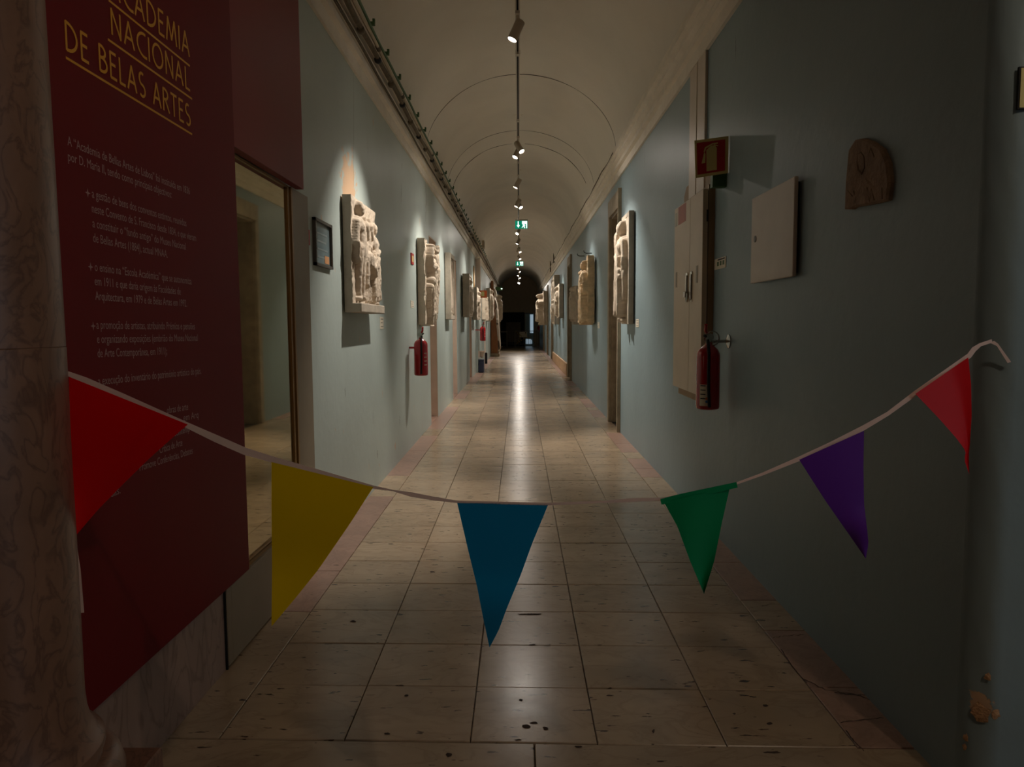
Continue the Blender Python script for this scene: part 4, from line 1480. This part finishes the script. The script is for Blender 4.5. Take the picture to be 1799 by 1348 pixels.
bt_ = thing('storage_box', (XL+0.1, 22.4, 0), 'dark blue box standing on floor below extinguisher', 'box')
bx('body', (XL+0.06, 22.05, 0.0), (XL+0.22, 22.4, 0.36), mat('navy_plastic', (52, 60, 84), 0.5), bt_, bevel=0.02)
bx('lid', (XL+0.055, 22.04, 0.36), (XL+0.225, 22.41, 0.39), mat('navy_plastic_lid', (62, 70, 92), 0.5), bt_, bevel=0.01)
sf = thing('wall_shelf', (XL, 22.2, 0.5), 'small cream bracket shelf above blue box', 'shelf')
MB().lathe([(0.01, 0.44), (0.05, 0.47), (0.07, 0.58), (0.10, 0.62), (0.10, 0.64)], 16, Matrix.Translation((XL+0.15, 22.2, 0))).build('bracket', M_reveal, sf, smooth=True)
bx('wall_plate', (XL+0.05, 22.12, 0.44), (XL+0.10, 22.28, 0.64), M_reveal, sf)
wb = tag(bx('waste_bin', (XL+0.02, 27.0, 0), (XL+0.11, 27.15, 0.40), M_dk, bevel=0.01), 'slim black bin at foot of left wall', 'bin')


def extinguisher(x, y, z0, z1, R, label, side, hook=True, labelcol=True):
    """body from z0 up to shoulder, valve up to z1; side=+1 hung on left wall, -1 on right wall"""
    e = thing('fire_extinguisher', (x, y, z0), label, 'extinguisher', 'wall-hung fire extinguishers')
    h = z1-z0
    T = Matrix.Translation((x, y, z0))
    MB().lathe([(R*0.80, 0.0), (R*0.95, 0.006), (R, 0.02), (R, h*0.62), (R*0.97, h*0.66), (R*0.82, h*0.705), (R*0.5, h*0.745), (R*0.30, h*0.765), (R*0.27, h*0.80)], 36, T).build('cylinder', M_firered, e, smooth=True)
    MB().lathe([(R*0.30, h*0.79), (R*0.30, h*0.83), (R*0.2, h*0.84), (R*0.2, h*0.88)], 18, T).build('valve', M_chrome, e, smooth=True)
    MB().lathe([(0.0, 0), (R*0.32, 0.0), (R*0.32, 0.018), (0.0, 0.018)], 16, Matrix.Translation((x-side*0.0, y-R*0.25, z0+h*0.85)) @ Matrix.Rotation(math.pi/2, 4, 'X'), closed=False).build('gauge', M_chrome, e, smooth=True)
    MB().tube([(x, y+R*0.2, z0+h*0.87), (x+side*R*0.35, y-R*0.35, z0+h*0.93), (x+side*R*0.4, y-R*0.6, z0+h)], [R*0.13, R*0.15, R*0.14], 8).build('lever', M_firered, e, smooth=True)
    MB().tube([(x, y, z0+h*0.84), (x+side*R*0.5, y-R*0.6, z0+h*0.87)], [R*0.14, R*0.12], 8).build('handle', M_black, e, smooth=True)
    hs = []
    for k in range(14):
        u = k/13
        hs.append((x+side*(R*0.15+R*0.35*math.sin(math.pi*u)*0.3), y-R*(0.3+0.85*min(1, u*4)), z0+h*(0.84-0.80*u)))
    MB().tube(hs, R*0.13, 8).build('hose', M_black, e, smooth=True)
    # paper label wrapped on the cylinder
    vs_, fs_ = [], []
    a0_ = -math.pi/2 if side > 0 else -math.pi/2
    a0_ += side*0.95 if side > 0 else -0.55
    for k in range(9):
        a = a0_-0.42+0.84*k/8
        for z in (h*0.05, h*0.30) if side < 0 else (h*0.12, h*0.50):
            vs_.append((x+(R+0.0012)*math.cos(a), y+(R+0.0012)*math.sin(a), z0+z))
    for k in range(8):
        fs_.append((2*k, 2*k+2, 2*k+3, 2*k+1))
    lab_ = MB().add(vs_, fs_).build('label', M_paper if side < 0 else M_firered, e, smooth='all')
    if side < 0:
        for (aa, zz, cc) in ((a0_+0.25, 0.10, mat('label_orange', (226, 120, 40), 0.6)), (a0_+0.25, 0.065, mat('label_blue', (60, 120, 190), 0.6))):
            c_ = Vector((x+(R+0.002)*math.cos(aa), y+(R+0.002)*math.sin(aa), z0+h*zz+0.02))
            t_ = Vector((-math.sin(aa), math.cos(aa), 0))
            MB().add([c_]+[c_+t_*0.011*math.cos(k*math.pi/5)+Vector((0, 0, 0.009*math.sin(k*math.pi/5))) for k in range(10)], [(0, 1+k, 1+(k+1) % 10) for k in range(10)]).build('symbol', cc, lab_)
    for k in range(4):
        zz = z0+(h*(0.28-0.05*k) if side < 0 else h*(0.46-0.08*k))
        vs_ = []
        for aa in (a0_-0.34, a0_-0.1, a0_+0.12):
            for dz in (0, h*0.012):
                vs_.append((x+(R+0.002)*math.cos(aa), y+(R+0.002)*math.sin(aa), zz+dz))
        MB().add(vs_, [(0, 2, 3, 1), (2, 4, 5, 3)]).build('print_line', M_ink if side < 0 else M_paper, lab_)
    wx = XL if side > 0 else XR
    if side > 0:
        bx('wall_bracket', (wx, y-0.015, z0+h*0.56), (x-R*0.96, y+0.015, z0+h*0.60), M_firered, e)
        return e
    MB().tube([(wx, y+0.02, z0+h*0.80), (x-side*R*0.2, y, z0+h*0.80)], 0.010, 8).build('bracket_arm', M_chrome, e, smooth=True)
    MB().lathe([(0.0, 0), (0.045, 0.0), (0.045, 0.006), (0.02, 0.016), (0.0, 0.016)], 18, Matrix.Translation((wx, y+0.02, z0+h*0.80)) @ Matrix.Rotation(side*math.pi/2, 4, 'Y'), closed=False).build('wall_disc', M_chrome, e, smooth=True)
    if side < 0:
        MB().lathe([(0.042, -0.005), (0.05, 0.0), (0.042, 0.005)], 24, Matrix.Translation((x+R*0.25, y-R*0.2, z0+h*0.835)) @ Matrix.Rotation(math.pi/2, 4, 'X'), closed=False).build('pin_ring', M_chrome, e, smooth=True)
    return e


xe = XR-0.135
p0, p1 = onX(1243, 719, xe), onX(1241, 570, xe)
extinguisher(xe, p0.y, p0.z, p1.z, 0.074, 'bottle-necked red extinguisher hung in front of the locker', -1)
xe = XL+0.135
p0, p1 = onX(740, 660, xe), onX(742, 575, xe)
extinguisher(xe, p0.y, p0.z, p1.z, 0.080, 'red extinguisher hung under the broken high relief', 1)
xe = XL+0.22
p0, p1 = onX(843, 599, xe), onX(843, 566, xe)
extinguisher(xe, 21.6, onY(843, 599, 21.6).z, onY(843, 566, 21.6).z, 0.085, 'red extinguisher hung by the pilaster and blue box', 1)
extinguisher(XR-0.12, 46.5, 0.92, 1.45, 0.08, 'red extinguisher near the barriers at corridor end', -1)

# flag-mounted fire-extinguisher sign
sg = thing('fire_sign', (XR, 4.75, 2.35), 'red and cream fire extinguisher sign projecting from wall', 'sign')
A_ = onX(1280, 270, XR-0.005)
yA = A_.y
yB = yA+0.07
tl, bl = onY(1220, 247, yB), onY(1222, 313, yB)
tr_, br = onX(1280, 239, XR-0.005), onX(1279, 304, XR-0.005)


def sgp(u, v, off=0.0):
    p = (tl*(1-u)+tr_*u)*(v)+(bl*(1-u)+br*u)*(1-v)
    return p+Vector((0, -1, 0))*off


def sgpoly(name, uv, m, off, parent):
    n_ = len(uv)
    vs_ = [sgp(u, v, off) for u, v in uv]+[sgp(u, v, off-0.004) for u, v in uv]
    fs_ = [tuple(range(n_)), tuple(reversed(range(n_, 2*n_)))]+[(i, (i+1) % n_, n_+(i+1) % n_, n_+i) for i in range(n_)]
    return MB().add(vs_, fs_).build(name, m, parent)


sgpoly('board', [(0, 0), (1, 0), (1, 1), (0, 1)], M_signcream, 0.0, sg)
rf = sgpoly('red_field', [(0.06, 0.08), (0.90, 0.08), (0.90, 0.92), (0.06, 0.92)], M_signred, 0.004, sg)
sgpoly('pictogram', [(0.34, 0.13), (0.65, 0.13), (0.65, 0.72), (0.60, 0.79), (0.52, 0.80), (0.46, 0.79), (0.34, 0.70)], M_signcream, 0.007, rf)
sgpoly('pictogram', [(0.19, 0.36), (0.30, 0.36), (0.31, 0.60), (0.28, 0.66)], M_signcream, 0.007, rf)
sgpoly('pictogram', [(0.26, 0.66), (0.30, 0.78), (0.52, 0.86), (0.68, 0.86), (0.68, 0.83), (0.52, 0.82), (0.33, 0.74), (0.30, 0.66)], M_signcream, 0.007, rf)
sgpoly('pictogram', [(0.55, 0.79), (0.69, 0.76), (0.69, 0.78), (0.57, 0.82)], M_signcream, 0.007, rf)
bx('sign_bracket', (XR-0.09, yB-0.02, bl.z-0.06), (XR, yB+0.04, bl.z+0.03), M_green, sg)

# locker on the right wall
XK = XR-0.082
ka, kb = onX(1233, 500, XK).y, onX(1184, 500, XK).y
kz1, kz0 = onX(1234, 333, XK).z, onX(1231, 697, XK).z
lk = thing('wall_locker', (XR, (ka+kb)/2, kz0), 'tall cream two-door metal locker fixed on right wall', 'locker')
bx('back_frame', (XR-0.042, ka+0.0, kz0-0.06), (XR, kb-0.03, kz1+0.03), mat('brown_beige_board', (150, 122, 88), 0.6, var=0.1), lk)
vs = [(XR-0.012, ka-0.0, kz1+0.03), (XR-0.012, kb-0.02, kz1+0.03), (XR-0.012, kb-0.02, kz1+0.10), (XR-0.012, kb-0.10, kz1+0.16), (XR-0.012, ka-0.0, kz1+0.18)]
MB().add(vs+[(XR, v_[1], v_[2]) for v_ in vs], [(0, 1, 2, 3, 4), (9, 8, 7, 6, 5)]+[(i, (i+1) % 5, 5+(i+1) % 5, 5+i) for i in range(5)]).build('top_board', mat('brown_beige_board', (150, 122, 88), 0.6), lk)
km = onX(1211, 500, XK).y
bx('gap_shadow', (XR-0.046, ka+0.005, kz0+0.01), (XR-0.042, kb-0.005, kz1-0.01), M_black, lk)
for (a, b) in ((ka, km-0.003), (km+0.003, kb)):
    d = bx('door', (XK, a, kz0), (XR-0.046, b, kz1), M_locker, lk, bevel=0.003)
    hy = (km-0.09) if a == ka else km+0.05
    hz = onX(1210, 505, XK).z
    hd = bx('latch', (XK-0.012, hy, hz-0.09), (XK, hy+0.035, hz+0.09), M_chrome, d, bevel=0.002)
    bx('latch_plate', (XK-0.006, hy-0.012, hz-0.11), (XK, hy+0.047, hz+0.11), M_chrome, d)
    hy2 = a+0.12 if a == ka else b-0.12
    bx('louvre', (XK-0.002, hy2, hz+0.02), (XK, hy2+0.05, hz+0.14), M_frame, d)
zc_ = onX(1209, 522, XK-0.03).z
hy = km
MB().tube([(XK-0.02, hy-0.02, zc_+0.03), (XK-0.02, hy-0.02, zc_-0.01), (XK-0.02, hy, zc_-0.03), (XK-0.02, hy+0.02, zc_-0.01), (XK-0.02, hy+0.02, zc_+0.03)], 0.005, 6).build('padlock_shackle', M_chrome, lk, smooth=True)
bx('padlock', (XK-0.032, hy+0.0, zc_+0.0), (XK-0.008, hy+0.06, zc_+0.045), M_chrome, lk, bevel=0.004)
q, q2 = onX(1192, 372, XK), onX(1205, 388, XK)
bx('sticker', (XK-0.001, q2.y, q2.z), (XK, q.y, q.z+0.03), mat('faded_red_sticker', (176, 110, 96), 0.6), lk)
bx('sticker', (XK-0.001, kb-0.10, q2.z), (XK, kb-0.02, q.z), mat('faded_grey_sticker', (170, 166, 150), 0.6), lk)
for hz in (kz1-0.22, kz0+0.3):
    MB().tube([(XK+0.03, ka-0.006, hz), (XK+0.03, ka-0.006, hz+0.08)], 0.006, 6).build('hinge', M_black, lk)

# square meter cover on the right wall
XM = XR-0.035
ma, mb_y = onX(1394, 400, XM).y, onX(1320, 400, XM).y
mz1, mz0 = onX(1391, 312, XM).z, onX(1390, 486, XM).z
mc = thing('meter_cover', (XR, ma, mz0), 'plain cream square meter cabinet cover on dark wall', 'cabinet')
bx('cover', (XM, ma, mz0), (XM+0.02, mb_y, mz1), M_white, mc, bevel=0.005)
bx('box', (XM+0.018, ma+0.03, mz0+0.02), (XR, mb_y-0.03, mz1-0.02), M_black, mc)
q = onX(1325, 421, XM)
MB().lathe([(0.0, 0), (0.018, 0), (0.018, 0.006), (0.0, 0.006)], 16, Matrix.Translation((XM-0.004, q.y-0.02, q.z)) @ Matrix.Rotation(math.pi/2, 4, 'Y'), closed=False).build('lock', M_steel, mc, smooth=True)

# carved stone fragment set in the right wall
XF = XR-0.02
outl = [(1482, 368), (1484, 320), (1490, 262), (1500, 246), (1515, 243), (1530, 249), (1548, 262), (1558, 285), (1562, 320), (1558, 352), (1540, 357), (1520, 361), (1500, 364), (1494, 368)]
pf = [onX(x, y, XF) for x, y in outl]
cen = sum(pf, Vector())/len(pf)
fr = thing('stone_fragment', (XR, cen.y, pf[0].z), 'rough carved brown stone fragment set into dark wall', 'fragment')
M_brownstone = mat('brown_weathered_stone', (142, 118, 94), 0.85, var=0.25, scale=18, bump=0.7, bscale=45)
vs, fs = [], []
M_brownstone2 = mat('brown_stone_shadow_line', (122, 98, 76), 0.9, var=0.2, scale=18)
rings = [(1.0, 0.0, XR), (1.0, 0, XF+0.006), (0.94, 0, XF), (0.6, 0, XF-0.001), (0.25, 0, XF+0.002)]
n = len(pf)
for (s_, _, X) in rings:
    for p in pf:
        vs.append((X+random.uniform(-.002, .002)*(s_ < 1), cen.y+(p.y-cen.y)*s_, cen.z+(p.z-cen.z)*s_))
vs.append((XF, cen.y, cen.z))
for r in range(len(rings)-1):
    for i in range(n):
        fs.append((r*n+i, r*n+(i+1) % n, (r+1)*n+(i+1) % n, (r+1)*n+i))
for i in range(n):
    fs.append(((len(rings)-1)*n+i, (len(rings)-1)*n+(i+1) % n, len(vs)-1))
MB().add(vs, fs).build('block', M_brownstone, fr)
for (pts) in ([(1508, 270), (1513, 268), (1518, 275), (1519, 295), (1514, 306), (1508, 300), (1506, 285), (1508, 270)], [(1524, 256), (1526, 276), (1530, 260), (1536, 276)], [(1545, 275), (1543, 290), (1546, 300)], [(1500, 335), (1503, 356)], [(1524, 330), (1528, 354), (1532, 332), (1536, 352)], [(1550, 330), (1550, 350)], [(1490, 335), (1498, 345)]):
    MB().tube([onX(x, y, XF+0.001) for x, y in pts], 0.0030, 5).build('incised_line', M_brownstone2, fr)

# framed sign at the very edge, on the hall-side wall
q, q2 = onY(1793, 116, YR0-0.01), onY(1793, 191, YR0-0.01)
fs_ = thing('framed_sign', (q.x, YR0, q2.z), 'cream sign in thin black frame on the hall-side wall', 'sign')
bx('frame', (q.x, YR0-0.006, q2.z), (q.x+0.25, YR0+0.002, q.z), M_black, fs_)
bx('sheet', (q.x+0.004, YR0-0.008, q2.z+0.004), (q.x+0.244, YR0-0.005, q.z-0.004), M_signcream, fs_)

# ------------------------------------------------------------------ track and spotlights
ZT = EYE+2.42
tk = thing('light_track', (0, 3.0, ZT), 'long white lighting track hung under the vault', 'track')
for (xa, xb_, za, zb) in ((-0.019, -0.008, 0, 0.03), (0.008, 0.019, 0, 0.03), (-0.019, 0.019, 0.026, 0.034)):
    bx('rail', (xa, 3.0, ZT+za), (xb_, 46.0, ZT+zb), M_track, tk)
bx('slot', (-0.008, 3.0, ZT+0.02), (0.008, 46.0, ZT+0.026), M_black, tk)
crown = VR0+vb
for y in (7.4, 11.4, 15.4, 19.4, 23.4, 27.4, 31.4, 35.4, 39.4, 43.4):
    zc = VR0+vb*math.sqrt(1-((0-vc)/va)**2)
    MB().tube([(0, y, ZT+0.03), (0, y, zc-0.01)], 0.004, 6).build('rod', M_steel, tk)
    MB().lathe([(0.0, -0.02), (0.05, -0.018), (0.068, 0.0), (0.0, 0.0)], 20, Matrix.Translation((0, y, zc)), closed=False).build('ceiling_rose', M_cornice, tk, smooth=True)
for y in (6.9, 9.1, 11.4, 15.2, 19.0):
    bx('joint', (-0.021, y-0.03, ZT-0.002), (0.021, y+0.03, ZT+0.035), M_track, tk)

LAMPS = [  # lens pixel, aim point
    ((907, 74), (XL+0.02, 5.75, 1.62), 1.0, 'lighting the stela with ledge'),
    ((908, 280), (XL+0.05, 9.35, 1.80), 1.0, 'lighting the broken high relief'),
    ((921, 271), (XR, 8.75, 1.85), 1.35, 'lighting the cloaked figure relief'),
    ((907, 332), (XL, 12.2, 1.95), 1.0, 'lighting the tall framed relief'),
    ((909, 365), (XL, 14.2, 1.9), 0.7, 'lighting the second left doorway'),
    ((917, 368), (XR, 13.3, 1.9), 0.9, 'lighting the honey coloured relief'),
    ((908, 414), (XL, 16.7, 1.95), 1.0, 'lighting the box-sided relief'),
    ((909, 430), (XL, 20.6, 1.95), 1.0, 'lighting the relief beside the pilaster'),
    ((909, 444), (XL, 25.4, 1.9), 1.0, 'lighting the ragged high relief'),
    ((915, 445), (XR, 22.4, 1.9), 1.0, 'lighting the thick grey slab relief'),
    ((914, 457), (XR, 24.7, 1.9), 1.0, 'lighting the tallest slab relief'),
    ((912.5, 468), (XR, 27.4, 1.9), 1.0, 'lighting the two stacked tablets'),
    ((909, 474), (XL, 29.2, 1.9), 1.0, 'lighting the narrow relief panel'),
    ((914, 479), (XR, 31.3, 1.9), 0.8, 'lighting blank wall past the tablets'),
    ((908, 486), (XL, 33.2, 1.9), 1.0, 'lighting the leaning standing cast'),
    ((913, 490), (XR, 35.4, 1.9), 1.1, 'lighting the striding figure'),
    ((908, 499), (XL, 38.0, 1.9), 1.0, 'lighting the last tall relief'),
    ((913, 500), (XR, 38.0, 1.9), 0.8, 'lighting wall beyond the striding figure'),
]
ZLENS = EYE+2.20
for (px_, tgt, pw, what) in LAMPS:
    L0 = onZ(px_[0], px_[1], ZLENS)
    piv = Vector((0.0, L0.y, ZT-0.11))
    d = (Vector((tgt[0], tgt[1], tgt[2]-0.62))-piv).normalized()
    lp = thing('track_spotlight', (0, piv.y, ZT), 'cylindrical track spotlight ' + what, 'spotlight', 'track spotlights')
    bx('adapter', (-0.017, piv.y-0.05, ZT-0.022), (0.017, piv.y+0.05, ZT+0.001), M_track, lp)
    MB().tube([(0, piv.y, ZT-0.02), (0, piv.y, piv.z)], 0.013, 10).build('stem', M_track, lp, smooth=True)
    Q = d.to_track_quat('Z', 'Y').to_matrix().to_4x4()
    T = Matrix.Translation(piv) @ Q
    R = 0.038
    hd = MB().lathe([(R-0.004, -0.055), (R, -0.05), (R, 0.105), (R-0.003, 0.105), (R-0.003, 0.092)], 28, T, closed=False)
    hd.lathe([(0.0, -0.055), (R-0.004, -0.055)], 28, T, closed=False)
    hd.build('housing', M_lampbody, lp, smooth=True)
    MB().lathe([(0.0, 0.0985), (R-0.003, 0.0985)], 28, T, closed=False).build('lens', M_lens, lp)
    lo = lamp_obj('spot_beam', 'SPOT', piv+d*0.115, SPOT_W*pw, WARM, spot_size=math.radians(64), spot_blend=0.7, shadow_soft_size=0.022)
    lo.rotation_euler = d.to_track_quat('-Z', 'Y').to_euler()
    l2 = lamp_obj('spot_spill', 'SPOT', piv+d*0.115, SPILL_W*pw*(0.10 if L0.y < 7 else 0.95), WARM, spot_size=math.radians(125), spot_blend=1.0, shadow_soft_size=0.03)
    l2.rotation_euler = lo.rotation_euler
    for l_ in (lo, l2):
        l_.parent = lp
        l_.matrix_parent_inverse = Matrix.Translation(-Vector(lp.location))

# hanging emergency exit signs
M_exit = emit('lit_green_exit_face', srgb(0, 120, 92), 0.55)
M_exitw = emit('lit_white_exit_symbol', (0.85, 1.0, 0.95, 1), 0.75)
for (x0, x1, y0, y1, Yd, which) in ((905, 927, 388, 402, 17.0, 'nearer the stela'), (906, 919.5, 459.5, 467.5, 28.2, 'deeper in the corridor')):
    a, b = onY(x0, y0, Yd), onY(x1, y1, Yd)
    ex = thing('exit_sign', ((a.x+b.x)/2, Yd, b.z), 'green hanging emergency exit sign ' + which, 'sign', 'hanging exit signs')
    bx('panel', (a.x, Yd, b.z), (b.x, Yd+0.02, a.z), M_exit, ex)
    bx('top_housing', (a.x, Yd-0.01, a.z), (b.x, Yd+0.04, a.z+0.03), M_track, ex)
    w, h = b.x-a.x, a.z-b.z

    def sp(u, v):
        return (a.x+w*u, Yd-0.004, b.z+h*v)
    MB().add([sp(*p) for p in ((0.21, 0.92), (0.29, 0.92), (0.29, 0.45), (0.38, 0.45), (0.25, 0.12), (0.12, 0.45), (0.21, 0.45))], [(0, 1, 2, 3, 4, 5, 6)]).build('arrow', M_exitw, ex)
    MB().add([sp(*p) for p in ((0.55, 0.95), (0.96, 0.95), (0.96, 0.08), (0.88, 0.08), (0.88, 0.6), (0.55, 0.6))], [(0, 1, 2, 3, 4, 5)]).build('doorway', M_exitw, ex)
    MB().add([sp(*p) for p in ((0.60, 0.55), (0.76, 0.55), (0.80, 0.35), (0.74, 0.30), (0.80, 0.08), (0.72, 0.08), (0.66, 0.28), (0.56, 0.12), (0.52, 0.16), (0.62, 0.36))], [tuple(range(10))]).build('runner', M_exitw, ex)
    MB().tube([(0.0, Yd+0.01, a.z+0.03), (0.0, Yd+0.01, ZT)], 0.006, 6).build('rod', M_steel, ex)
el = thing('emergency_lamp', (XL+0.2, 40.5, 3.3), 'small green emergency lamp high on the left near the end', 'lamp')
bx('body', (XL+0.0, 40.4, 3.26), (XL+0.36, 40.5, 3.44), M_green, el, bevel=0.01)
bx('bulb', (XL+0.30, 40.36, 3.32), (XL+0.38, 40.40, 3.38), M_exitw, el)

# ------------------------------------------------------------------ barriers, table at the far end
M_gate = mat('dull_steel_barrier', (118, 110, 96), 0.45, var=0.1)
for k, (xa, xb_) in enumerate(((-0.72, -0.28), (-0.22, 1.2))):
    yb_ = 45.6-0.2*k
    br_ = thing('crowd_barrier', (xa, yb_, 0), ('narrow' if k == 0 else 'wide') + ' steel crowd barrier at the dark corridor end', 'barrier')
    MB().tube([(xa, yb_, 0.02), (xa, yb_, 1.0), (xb_, yb_, 1.0), (xb_, yb_, 0.02)], 0.018, 8).build('frame', M_gate, br_)
    MB().tube([(xa, yb_, 0.2), (xb_, yb_, 0.2)], 0.014, 6).build('lower_rail', M_gate, br_)
    nb = 3 if k == 0 else 9
    for i in range(1, nb):
        x = xa+(xb_-xa)*i/nb
        MB().tube([(x, yb_, 0.2), (x, yb_, 1.0)], 0.009, 6).build('bar', M_gate, br_)
    for x in (xa, xb_):
        bx('foot', (x-0.02, yb_-0.25, 0), (x+0.02, yb_+0.25, 0.03), M_gate, br_)
bs = thing('barrier_notice', (0.2, 45.3, 0.7), 'white paper notice tied to the wide barrier', 'notice')
bx('sheet', (0.02, 45.34, 0.62), (0.48, 45.36, 0.96), M_paper, bs)
bx('print_mark', (0.36, 45.335, 0.86), (0.43, 45.34, 0.93), M_ink, bs)
M_yel = mat('yellow_tape', (200, 160, 30), 0.5)
wt = thing('warning_tape', (-0.2, 45.2, 0.2), 'yellow and black warning tape zigzagging over the barrier', 'tape')
zz = [(-0.2, 0.98), (0.15, 0.68), (-0.18, 0.22), (0.4, 0.62), (0.7, 0.55), (0.95, 0.30)]
for (p, q) in zip(zz, zz[1:]):
    nseg = 8
    for i in range(nseg):
        a = [p[0]+(q[0]-p[0])*i/nseg, p[1]+(q[1]-p[1])*i/nseg]
        b = [p[0]+(q[0]-p[0])*(i+1)/nseg, p[1]+(q[1]-p[1])*(i+1)/nseg]
        MB().add([(a[0], 45.3, a[1]-.025), (b[0], 45.3, b[1]-.025), (b[0], 45.3, b[1]+.025), (a[0], 45.3, a[1]+.025)], [(0, 1, 2, 3)]).build('stripe', M_yel if i % 2 == 0 else M_black, wt)
tb = thing('side_table', (-1.0, 46.2, 0), 'small dark legged table left of the barriers', 'table')
bx('top', (-1.2, 45.9, 0.92), (-0.76, 46.5, 0.98), M_frame, tb)
for (x, y) in ((-1.18, 45.95), (-0.80, 45.95), (-1.18, 46.45), (-0.80, 46.45)):
    bx('leg', (x, y, 0), (x+0.03, y+0.03, 0.92), M_gate, tb)
bx('stretcher', (-1.18, 45.95, 0.25), (-0.77, 45.98, 0.28), M_gate, tb)
